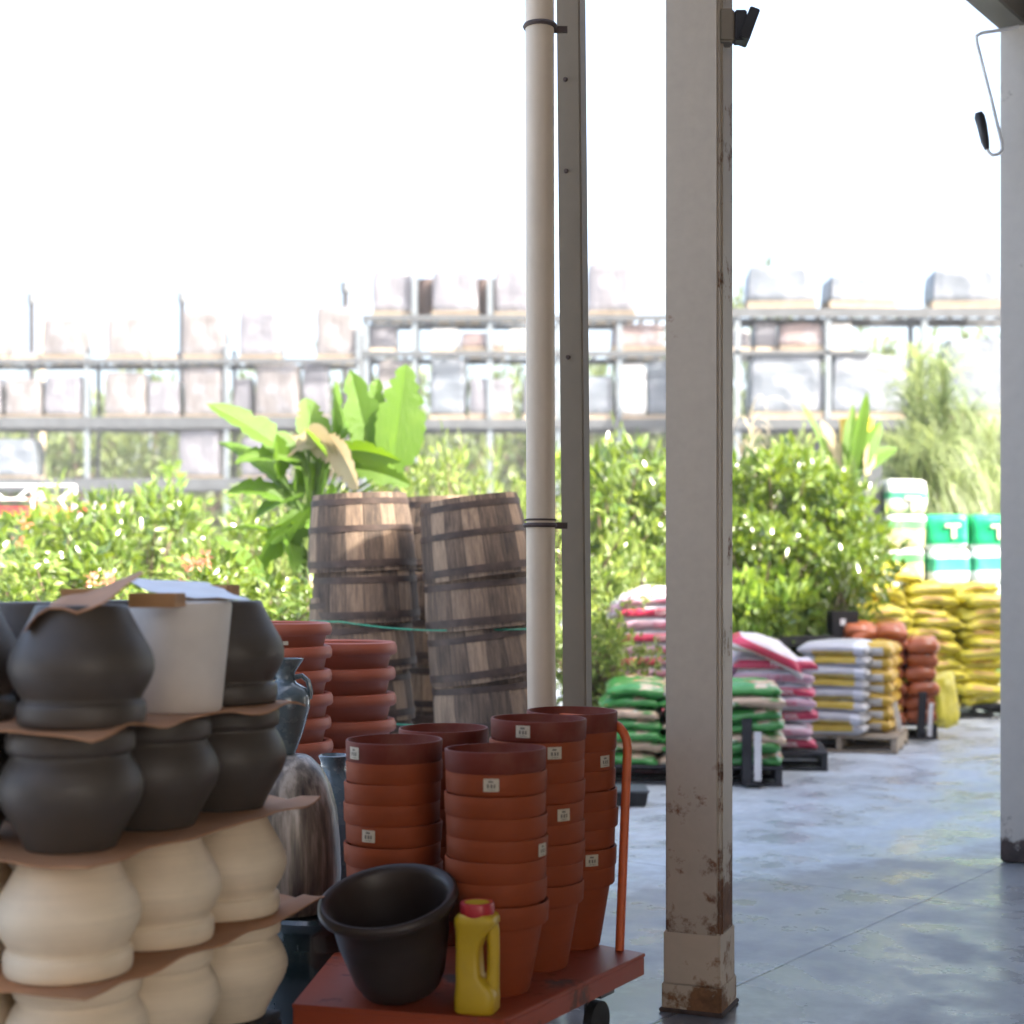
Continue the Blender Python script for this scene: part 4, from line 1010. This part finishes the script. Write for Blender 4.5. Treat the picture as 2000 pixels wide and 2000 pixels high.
# long black tray and tall black planter with a thin palm shoot
t = thing('plant_tray', 'long black plant tray behind the sagging bags', 'tray', (XP(1565, 14.0), 14.0, 0))
g = MB(); g.box((0, 0, .88), (.55, .5, .1)); g.build('tray', M['rubber'], t, bevel=.01)
for sx in (-1, 1):
    for sy in (-1, 1):
        g = MB(); g.box((sx * .22, sy * .2, .415), (.05, .05, .83)); g.build('leg', M['black_metal'], t)
t = thing('black_planter', 'square black planter with white label and a single green shoot', 'planter', (XP(1645, 14.25), 14.25, 0))
g = MB(); g.box((0, 0, .98), (.22, .22, .34), None, 1.15); g.build('planter_body', M['rubber'], t, bevel=.008)
g = MB(); g.box((0, 0, .405), (.3, .3, .80)); g.build('stand', M['black_metal'], t, bevel=.01)
g = MB(); g.box((-.02, -.124, 1.05), (.05, .004, .06)); g.build('label_card', M['sign_white'], t)
me, sm = make_stemmed('shoot', 77, .62, .07, 4, 60, .22, .03, M['leaf_b'], 2.5, .1, .1)
put('foliage', me, t, (0, 0, 1.14)); put('stems', sm, t, (0, 0, 1.12))

# big paddle leaves (banana, bird of paradise)
def paddle(g, base, d, ln, wd, droop, twist=0, n=12):
    """adds one long leaf starting at base going along direction d, drooping"""
    d = Vector(d).normalized(); side = d.cross(Vector((.25, -1, .35))).normalized()
    side = Matrix.Rotation(twist, 3, d) @ side
    p = Vector(base); vs = []; fs = []; dd = d.copy()
    for i in range(n + 1):
        q = i / n; w_ = wd * (max(0, math.sin(PI * min(1, q ** .85))) ** .6 + .03)
        upv = side.cross(dd).normalized()
        rag = 1 + .05 * math.sin(i * 2.7 + ln * 7); w_ *= (.70 if noise.noise(Vector((i * 1.7, ln * 9, wd * 30))) > .22 else 1)
        vs += [p + side * w_ * .5 * rag + upv * w_ * .16, p + side * w_ * .25 + upv * w_ * .10, p.copy(), p - side * w_ * .25 + upv * w_ * .10, p - side * w_ * .5 / rag + upv * w_ * .16]
        dd = (dd + Vector((0, 0, -droop / n))).normalized(); p = p + dd * ln / n
    for i in range(n):
        for k in range(4): a = i * 5 + k; fs.append((a, a + 1, a + 6, a + 5))
    g.add(vs, fs)
D = 11.8; bx = XP(600, D)
ban = thing('banana_plant', 'large banana plant with broad bright and withered leaves behind the barrels', 'plant', (bx, D, 0))
g = MB(); g.tube([(0, 0, 0), (.02, 0, .8), (.05, 0, 1.5), (.06, 0, 1.9)], [.10, .085, .06, .04], 12)
g.tube([(-.12, .1, 0), (-.16, .1, .7), (-.22, .08, 1.35)], [.07, .055, .03], 10); g.build('trunk', M['dry_stem'], ban)
# pixel-described leaves: base px,py -> tip px,py, width, droop, depth offset
lv = [((735, 930), (690, 745), .26, .15, 0, 0, 'leaf_banana'), ((765, 930), (790, 735), .34, .1, .1, .15, 'leaf_banana'), ((700, 935), (735, 760), .22, .1, .2, -.3, 'leaf_banana'),
      ((655, 930), (655, 760), .16, .1, .1, .9, 'leaf_banana'), ((620, 900), (600, 790), .24, .3, .2, .2, 'leaf_banana'),
      ((600, 920), (425, 800), .24, .5, -.1, .3, 'leaf_banana'), ((560, 960), (440, 870), .22, .7, .1, .5, 'leaf_banana'), ((590, 900), (470, 905), .22, .9, -.2, .5, 'leaf_banana'),
      ((560, 980), (450, 960), .22, 1.3, -.1, .4, 'leaf_banana'), ((600, 960), (510, 1010), .20, .9, 0, .6, 'leaf_banana'), ((610, 1000), (540, 1060), .18, .8, -.1, .6, 'leaf_banana'),
      ((650, 880), (770, 900), .16, .6, -.2, .5, 'leaf_banana'), ((690, 915), (790, 945), .16, .5, -.1, .2, 'leaf_banana'), ((640, 850), (690, 950), .20, .9, -.2, .8, 'leaf_dry'), ((600, 840), (650, 900), .20, 1.0, -.1, .8, 'leaf_dry'),
      ((640, 860), (550, 900), .22, 1.1, 0, .3, 'leaf_dry'), ((540, 1160), (435, 1060), .14, .3, -.3, .3, 'leaf_banana'), ((500, 1120), (580, 1010), .14, .3, -.1, .3, 'leaf_banana'), ((560, 1080), (600, 1000), .16, .4, -.2, .6, 'leaf_banana')]
rb = random.Random(5)
for i in range(16):
    b = (rb.uniform(540, 660), rb.uniform(880, 1060)); t_ = (b[0] + rb.uniform(-110, 60), b[1] + rb.uniform(-80, 70))
    lv.append((b, t_, rb.uniform(.12, .22), rb.uniform(.6, 1.6), rb.uniform(-.4, .2), rb.uniform(-1.2, 1.2), 'leaf_banana' if rb.random() < .8 else 'leaf_lime'))
for (b, t_, w_, dr, dy, tw, mt) in lv:
    B = W(b[0], b[1], D + dy * .3); T = W(t_[0], t_[1], D + dy); d = T - B; ln = d.length * 1.12
    g = MB(); paddle(g, B - ban.location, d + Vector((0, 0, dr * d.length * .42)), ln, w_ * 1.15, dr * .8, tw + random.uniform(-.2, .2), 22)
    g.build('leaf', M[mt], ban)
    g = MB(); s0_ = Vector((.04, 0, min(1.8, (B - ban.location).z - .25))); g.tube([s0_, s0_.lerp(B - ban.location, .6) + Vector((0, 0, .04)), B - ban.location], [.02, .014, .01], 6); g.build('stalk', M['leaf_banana'], ban)
D = 17.0
bop = thing('paddle_leaf_plant', 'paddle leaved plant with pale upright leaves above the glossy shrubs', 'plant', (XP(1640, D), D, 0))
g = MB(); g.tube([(0, 0, 0), (0, 0, 1.2)], .06, 8); g.build('trunk', M['dry_stem'], bop)
for (b, t_, w_, dr, mt) in [((1640, 930), (1570, 795), .12, .1, 'leaf_banana'), ((1650, 930), (1610, 830), .14, .2, 'leaf_dry'), ((1660, 930), (1690, 780), .16, .1, 'leaf_banana'), ((1670, 930), (1715, 830), .16, .3, 'leaf_banana'), ((1660, 940), (1740, 870), .16, .6, 'leaf_banana'), ((1640, 940), (1585, 880), .16, .6, 'leaf_banana'), ((1655, 930), (1665, 800), .13, .2, 'leaf_banana'), ((1690, 930), (1700, 860), .14, .3, 'leaf_dry')]:
    B = W(b[0], b[1], D); T = W(t_[0], t_[1], D + random.uniform(-.3, .3)); d = T - B
    g = MB(); paddle(g, B - bop.location, d + Vector((0, 0, dr * d.length * .42)), d.length * 1.1, w_ * 1.3, dr, random.uniform(-.5, .5), 10); g.build('leaf', M[mt], bop)
    g = MB(); g.tube([(0, 0, 1.1), B - bop.location], [.02, .01], 6); g.build('stalk', M['leaf_banana'], bop)
# fountain grasses / bamboo on the right
def fountain(px, D, h, rad, n, label, seed, mat='leaf_grass', base=.0, name='tall_grass'):
    rng = np.random.default_rng(seed); t = thing(name, label, 'plant', (XP(px, D), D, 0), group='tall feathery grasses')
    V = []; Fc = []
    lvv = []; nc = 16
    canes = [(rng.random() * 2 * PI, rad * .55 * math.sqrt(rng.random()), h * (.55 + .45 * rng.random())) for _ in range(nc)]
    for i in range(n):
        a0, r0, ch = canes[i % nc]; ch = ch * (1 - .35 * r0 / rad); v = .12 + .86 * rng.random() ** .8
        a = rng.random() * 2 * PI; Lb = (.55 + .75 * rng.random()) * (1.25 - .55 * v) * h / 4.2; w_ = .007 + .009 * rng.random()
        st_ = i % 5 == 0; up_ = .95 if (st_ or v > .85) else .45
        b = np.array([math.cos(a0) * r0 * (.4 + .6 * v * v), math.sin(a0) * r0 * (.4 + .6 * v * v), ch * v + base]); out = np.array([math.cos(a), math.sin(a), 0]); sd_ = np.array([-math.sin(a), math.cos(a), .4])
        o_ = len(V); m_ = 6; lv_ = rng.random() * .5 + ((i % nc) / nc) * .5
        for k in range(m_ + 1):
            q = k / m_; p = b + out * Lb * (q * .62) + np.array([0, 0, Lb * (up_ * q - (.95 if not st_ else .5) * q ** 2.2)])
            ww = w_ * (1 - q * .8); V.append(p + sd_ * ww); V.append(p - sd_ * ww); lvv += [lv_] * 2
        for k in range(m_): Fc.append((o_ + 2 * k, o_ + 2 * k + 1, o_ + 2 * k + 3, o_ + 2 * k + 2))
    me = bpy.data.meshes.new('blades'); me.from_pydata([tuple(v) for v in V], [], Fc); at = me.attributes.new('lv', 'FLOAT', 'POINT'); at.data.foreach_set('value', np.array(lvv, dtype=np.float32)); me.materials.append(M[mat])
    put('blades', me, t)
fountain(1815, 20.0, 4.7, 1.1, 9000, 'tallest feathery grass clump above the green bales', 31)
fountain(1910, 20.5, 3.9, 1.1, 7500, 'feathery grass clump beside the grey right post', 32)
fountain(1742, 19.5, 3.2, .8, 4500, 'shorter feathery grass clump left of the tallest one', 33)
fountain(1462, 17.5, 3.9, .45, 700, 'dry pale reed clump beside the cream post', 34, 'leaf_dry', name='dry_reed')
fountain(1500, 18.0, 3.2, .4, 260, 'thin dry reed clump right of the paler reeds', 35, 'leaf_dry', name='dry_reed')
# yellow bucket
g = MB(); g.lathe([(0, 0), (.17, 0), (.2, .5), (.21, .5), (.21, .53), (.19, .53), (0, .5)], 24); o = g.build('yellow_bucket', M['yellow_plastic']); o.location = (XP(1672, 18.5), 18.5, ZP(880, 18.5) - .15)
tag(o, 'small yellow bucket standing high among the shrubs', 'bucket')
g = MB(); zt = ZP(880, 18.5) - .15; g.box((0, 0, zt / 2), (.5, .5, zt)); o = g.build('plant_stand', M['load_white'] and M['steel'], bevel=.01); o.location = (XP(1672, 18.5), 18.5, 0); tag(o, 'tall grey stand under the yellow bucket', 'stand')
# red trellis
t = thing('red_trellis', 'thin rusty red metal hoop frame by the red and white bags', 'trellis', (XP(1215, 13.0), 13.0, 0))
g = MB(); z1_ = ZP(1108, 13.0); g.tube([(.17, 0, 0), (.17, 0, z1_), (-.2, 0, z1_), (-.2, 0, 0)], .012, 6); g.build('frame', M['band'], t)
# red and white barrier, white cart frames at far left
D = 18.0
t = thing('road_barrier', 'red and white barrier panel on white legs amid the shrubs', 'barrier', (XP(192, D), D, 0))
g = MB(); z_ = ZP(992, D); g.box((0, 0, z_), (.46, .03, .13)); g.build('red_panel', M['red_plastic'], t, bevel=.004)
for xx, ww in ((-.03, .05), (.10, .1)):
    g = MB(); g.box((xx, -.018, z_), (ww, .006, .131)); g.build('white_stripe', M['white_metal'], t)
g = MB(); g.box((0, 0, z_ - .10), (.5, .04, .06)); g.build('rail', M['white_metal'], t)
for xx in (-.27, .27):
    g = MB(); g.box((xx, 0, z_ / 2 + .05), (.05, .05, z_ + .1)); g.build('leg', M['white_metal'], t)
for (px, D, lab) in ((20, 19.5, 'white tubular cart frame at the left picture edge'), (105, 20.0, 'white tubular cart frame left of the red barrier')):
    t = thing('cart_frame', lab, 'frame', (XP(px, D), D, 0), group='white tubular cart frames'); zt = ZP(948, D); zb = ZP(975, D); w_ = .28
    g = MB(); g.tube([(-w_, 0, zt), (w_, 0, zt)], .014, 6); g.tube([(w_, 0, zt), (w_ * .3, 0, zb)], .014, 6); g.tube([(-w_, 0, zt), (-w_ * .3, 0, zb)], .014, 6); g.tube([(-w_, 0, zb), (w_, 0, zb)], .014, 6)
    g.build('top_rail', M['white_metal'], t)
    for s_ in (-1, 1):
        g = MB(); g.tube([(s_ * w_, 0, 0), (s_ * w_, 0, zt)], .016, 6); g.build('leg', M['white_metal'], t)
    g = MB(); g.box((0, .05, ZP(1003, D)), (.5, .3, .16)); g.build('crate', M['red_plastic'], t, bevel=.01)

# ------------------------------------------------------------------ racks
def rack(name, label, D, ups, beams, xr, depth=1.1, thin=()):
    t = thing(name, label, 'rack', (0, D, 0), group='tall steel pallet racks')
    for (px, yt) in ups:
        for yy in (0, depth):
            g = MB(); h = ZP(yt, D); g.box((XP(px, D), yy, h / 2), (.12 if not yy else .09, .10, h)); g.build('upright', M['rack_light'] if yy == 0 and px not in thin else M['rack_beam'], t)
    for (py, th) in beams:
        g = MB(); x0, x1 = XP(xr[0], D), XP(xr[1], D); z = ZP(py, D)
        for yy in (0, depth): g.box(((x0 + x1) / 2, yy - .08 if yy == 0 else yy + .08, z), (x1 - x0, .05, th))
        g.build('beam', M['rack_beam'], t)
        g = MB(); nsl = int((x1 - x0) / .35)
        for k in range(nsl): g.box((x0 + (k + .5) * (x1 - x0) / nsl, depth / 2, z + th / 2 - .03), (.10, depth, .03))
        g.build('deck', M['steel'], t)
    return t
RK = {}
rack('pallet_rack', 'tall grey steel pallet rack far back on the left', 40.0, [(-105, 690), (170, 690), (443, 672), (700, 640)], [(706, .12), (826, .28), (946, .30)], (-110, 704))
rack('pallet_rack', 'tall grey steel pallet rack far back in the middle behind the pipe', 34.0, [(715, 620), (810, 524), (957, 522), (1090, 620), (1210, 620), (1330, 620)], [(622, .12), (692, .12), (828, .20)], (708, 1335))
rack('pallet_rack', 'tall grey steel pallet rack far back right of the cream post', 32.0, [(1440, 610), (1617, 610), (1805, 600), (2040, 610)], [(612, .18), (828, .20)], (1400, 2060))
def load(px0, px1, yt, yb, D, mat, label, pal=True, lean=0):
    x0, x1 = XP(px0, D), XP(px1, D); zb = ZP(yb, D); zt = ZP(yt, D); w_ = x1 - x0; ph = .13 if pal else 0
    t = thing('pallet_load', label, 'pallet load', ((x0 + x1) / 2, D + .5, zb), (0, 0, R(random.uniform(-3, 3))), 'loads stored on the racks')
    h = zt - zb - ph; dd = min(1.0, max(.6, w_))
    bm = bmesh.new(); bmesh.ops.create_cube(bm, size=2); bmesh.ops.subdivide_edges(bm, edges=bm.edges, cuts=6, use_grid_fill=True)
    sd_ = random.uniform(0, 99)
    for v in bm.verts:
        p = v.co; e = 14; n_ = (abs(p.x) ** e + abs(p.y) ** e + abs(p.z) ** e) ** (1 / e); q = p / n_
        k = 1 - .03 * (q.z + 1)
        q = Vector((q.x * w_ / 2 * k, q.y * dd / 2 * k, (q.z + 1) * h / 2 + ph))
        v.co = q + noise.noise_vector(q * 2.2 + Vector((sd_, 0, 0))) * .035
    for f in bm.faces: f.smooth = False
    me = bpy.data.meshes.new('wrapped_goods'); bm.to_mesh(me); bm.free(); me.materials.append(M[mat]); put('wrapped_goods', me, t)
    if pal:
        g = MB()
        for yy in (-1, 0, 1): g.box((0, yy * dd * .42, .06), (w_, .1, .09))
        g.box((0, 0, .115), (w_, dd, .025)); g.box((0, 0, .008), (w_, dd, .016)); g.build('pallet', M['wood_pallet'], t)
    return t
P_ = ['first', 'second', 'third', 'fourth', 'fifth', 'sixth', 'seventh', 'eighth', 'ninth']
def row(D, yb, items, rk, lvl):
    for i, (a, b, yt, mt, desc) in enumerate(items):
        load(a, b, yt, yb, D, mt, '%s, %s from left on the %s level of the %s rack' % (desc, P_[i], lvl, rk))
B_, W_, U_, X_, Rd = 'load_brown', 'load_white', 'load_blue', 'load_bright', 'load_red'
row(40.0, 703, [(-70, 8, 620, B_, 'grey wrapped load'), (18, 74, 686, W_, 'low flat load'), (80, 160, 620, B_, 'brownish wrapped load'), (205, 283, 618, B_, 'streaky wrapped load'), (290, 345, 684, W_, 'low pale load'), (355, 437, 606, B_, 'notched stone load'), (466, 546, 603, W_, 'smooth pale load'), (615, 699, 597, B_, 'large dark wrapped load')], 'left', 'top')
row(40.0, 820, [(-75, 0, 735, W_, 'pale load'), (8, 80, 738, B_, 'streaky load'), (86, 162, 733, W_, 'pale labelled load'), (200, 284, 725, B_, 'pinkish brown load'), (286, 350, 742, W_, 'smooth grey load'), (358, 436, 716, B_, 'brown load with white sticker'), (452, 490, 735, W_, 'narrow grey load'), (496, 584, 708, B_, 'wide pale load'), (588, 640, 706, W_, 'narrow pale load')], 'left', 'middle')
row(40.0, 939, [(-20, 68, 856, U_, 'blue grey sack load'), (345, 432, 838, W_, 'pale load behind saplings'), (470, 560, 850, W_, 'pale load behind the banana')], 'left', 'lower')
row(34.0, 619, [(724, 804, 526, W_, 'tall smooth load'), (843, 935, 528, W_, 'tapered smooth load'), (966, 1040, 522, W_, 'pale load beside the pipe'), (1148, 1243, 512, W_, 'tallest pale load')], 'middle', 'top')
row(34.0, 689, [(720, 775, 632, W_, 'small tilted load'), (838, 898, 637, X_, 'bright white sack load'), (902, 985, 648, Rd, 'low brick load'), (992, 1030, 640, X_, 'bright load'), (1100, 1150, 650, W_, 'low load'), (1195, 1300, 632, Rd, 'reddish load')], 'middle', 'second')
row(34.0, 820, [(733, 800, 700, B_, 'brown load'), (840, 912, 698, U_, 'blue grey load'), (915, 1003, 738, W_, 'low pale load'), (1020, 1085, 735, W_, 'pale load behind the pipe'), (1125, 1200, 732, U_, 'grey sack load'), (1203, 1264, 706, X_, 'bright white load'), (1266, 1330, 700, U_, 'pale sack load')], 'middle', 'third')
row(32.0, 600, [(1462, 1597, 518, U_, 'wide blue white sack load'), (1618, 1752, 536, U_, 'slumped blue white sack load'), (1824, 1960, 524, U_, 'pale sack load with wrap')], 'right', 'top')
row(32.0, 697, [(1420, 1470, 640, W_, 'pale load'), (1476, 1522, 626, W_, 'small pinkish load'), (1526, 1612, 630, Rd, 'brick coloured load'), (1620, 1668, 626, X_, 'bright white load'), (1880, 1990, 640, W_, 'pale load')], 'right', 'second') if False else None
row(32.0, 817, [(1466, 1612, 688, U_, 'large blue white sack load'), (1622, 1776, 690, U_, 'layered pale sack load'), (1850, 2010, 658, U_, 'tall pale sack load')], 'right', 'third')
# middle shelf of the right rack
t = thing('rack_shelf', 'thin middle shelf of the right rack carrying small loads', 'shelf', (0, 32.0, 0))
g = MB(); g.box(((XP(1400, 32) + XP(1700, 32)) / 2, .5, ZP(689, 32)), (XP(1700, 32) - XP(1400, 32), 1.1, .08)); g.build('board', M['rack_beam'], t)
row(32.0, 687, [(1420, 1470, 640, W_, 'pale load'), (1476, 1522, 626, W_, 'small pinkish load'), (1526, 1612, 630, Rd, 'brick coloured load'), (1620, 1668, 626, X_, 'bright white load')], 'right', 'second')
for (px, D, lab) in ((841, 35.2, 'dark drum standing left of the tapered load'), (950, 35.2, 'dark drum standing right of the tapered load')):
    g = MB(); g.lathe([(0, 0), (.28, 0), (.30, .05), (.32, .45), (.30, .85), (.26, .95), (0, .95)], 20); o = g.build('drum', M['band']); o.location = (XP(px, D), D - .3, ZP(616, 34) + .0); tag(o, lab, 'drum', 'dark drums on the middle rack')
# slim posts with caps behind the left rack
for (px, yt, D, r_, lab) in ((62, 572, 44.0, .09, 'black capped post behind the far left rack'), (356, 570, 44.0, .09, 'black capped post between left rack bays'), (675, 550, 44.0, .10, 'black capped post near the right end of the left rack')):
    t = thing('capped_post', lab, 'post', (XP(px, D), D, 0), group='black capped posts behind the racks'); h = ZP(yt, D)
    g = MB(); g.lathe([(0, 0), (r_, 0), (r_, h - .3), (0, h - .3)], 12); g.build('shaft', M['black_metal'], t)
    g = MB(); g.lathe([(0, h - .3), (r_ * 1.5, h - .3), (r_ * 1.5, h - .05), (r_, h), (0, h)], 12); g.build('cap', M['steel'], t)
D = 46.0
g = MB(); h = ZP(478, D); g.tube([(XP(83, D), D, 0), (XP(81, D), D, h)], [.1, .07], 10); o = g.build('utility_pole', M['dry_stem']); tag(o, 'slender pale wooden pole rising highest at far left', 'pole')

# ------------------------------------------------------------------ trees behind
tr = [make_bushy('t', s, 1.0, .42, 3200, .05, .028, M['leaf_tree'], 46, .05, .03) for s in (51, 52, 53)]
tl = [(-60, 722, 52), (60, 716, 55), (175, 728, 52), (290, 712, 56), (400, 720, 53), (520, 708, 56), (640, 715, 52), (760, 705, 55), (880, 700, 52), (1000, 706, 56), (1120, 690, 53), (1240, 670, 55), (1370, 620, 52), (1455, 545, 55), (1560, 640, 53), (1690, 655, 56), (1800, 640, 52), (1920, 620, 55), (2040, 610, 53)]
names = ['at the far left edge', 'behind the far left posts', 'behind the first left rack bay', 'behind the hedge gap of the left rack', 'behind the second left rack bay', 'behind the banana plant', 'behind the right end of the left rack', 'behind the first middle rack bay', 'behind the barrels and middle rack', 'behind the drain pipe', 'right of the weathered post', 'left of the cream post', 'hidden behind the cream post', 'rising highest just right of the cream post', 'behind the wide sack loads', 'behind the right rack middle bay', 'behind the tall feathery grass', 'behind the grass near the grey post', 'hidden behind the grey right post']
for i, ((px, yt, D), nm) in enumerate(zip(tl, names)):
    h = ZP(yt, D); v = tr[i % 3]
    t = thing('tree', 'bushy green tree far back %s' % nm, 'tree', (XP(px, D), D, 0), (0, 0, i * 1.3), 'trees behind the racks')
    for n_, me in (('crown', v[0]), ('trunk', v[1])):
        o = put(n_, me, t); o.scale = (h * .62, h * .62, h)
print('objects', len(bpy.data.objects))
# ------------------------------------------------------------------ air
hm = bpy.data.materials.new('haze'); hm.use_nodes = True; hn = hm.node_tree; hn.nodes.clear()
ho = hn.nodes.new('ShaderNodeOutputMaterial'); pv = hn.nodes.new('ShaderNodeVolumePrincipled')
pv.inputs['Color'].default_value = (.93, .95, 1, 1); pv.inputs['Density'].default_value = .0012
hn.links.new(pv.outputs[0], ho.inputs['Volume'])
g = MB(); g.box((0, 25, 7.5), (110, 110, 17)); o = g.build('haze', hm, smooth=False); o['kind'] = 'stuff'
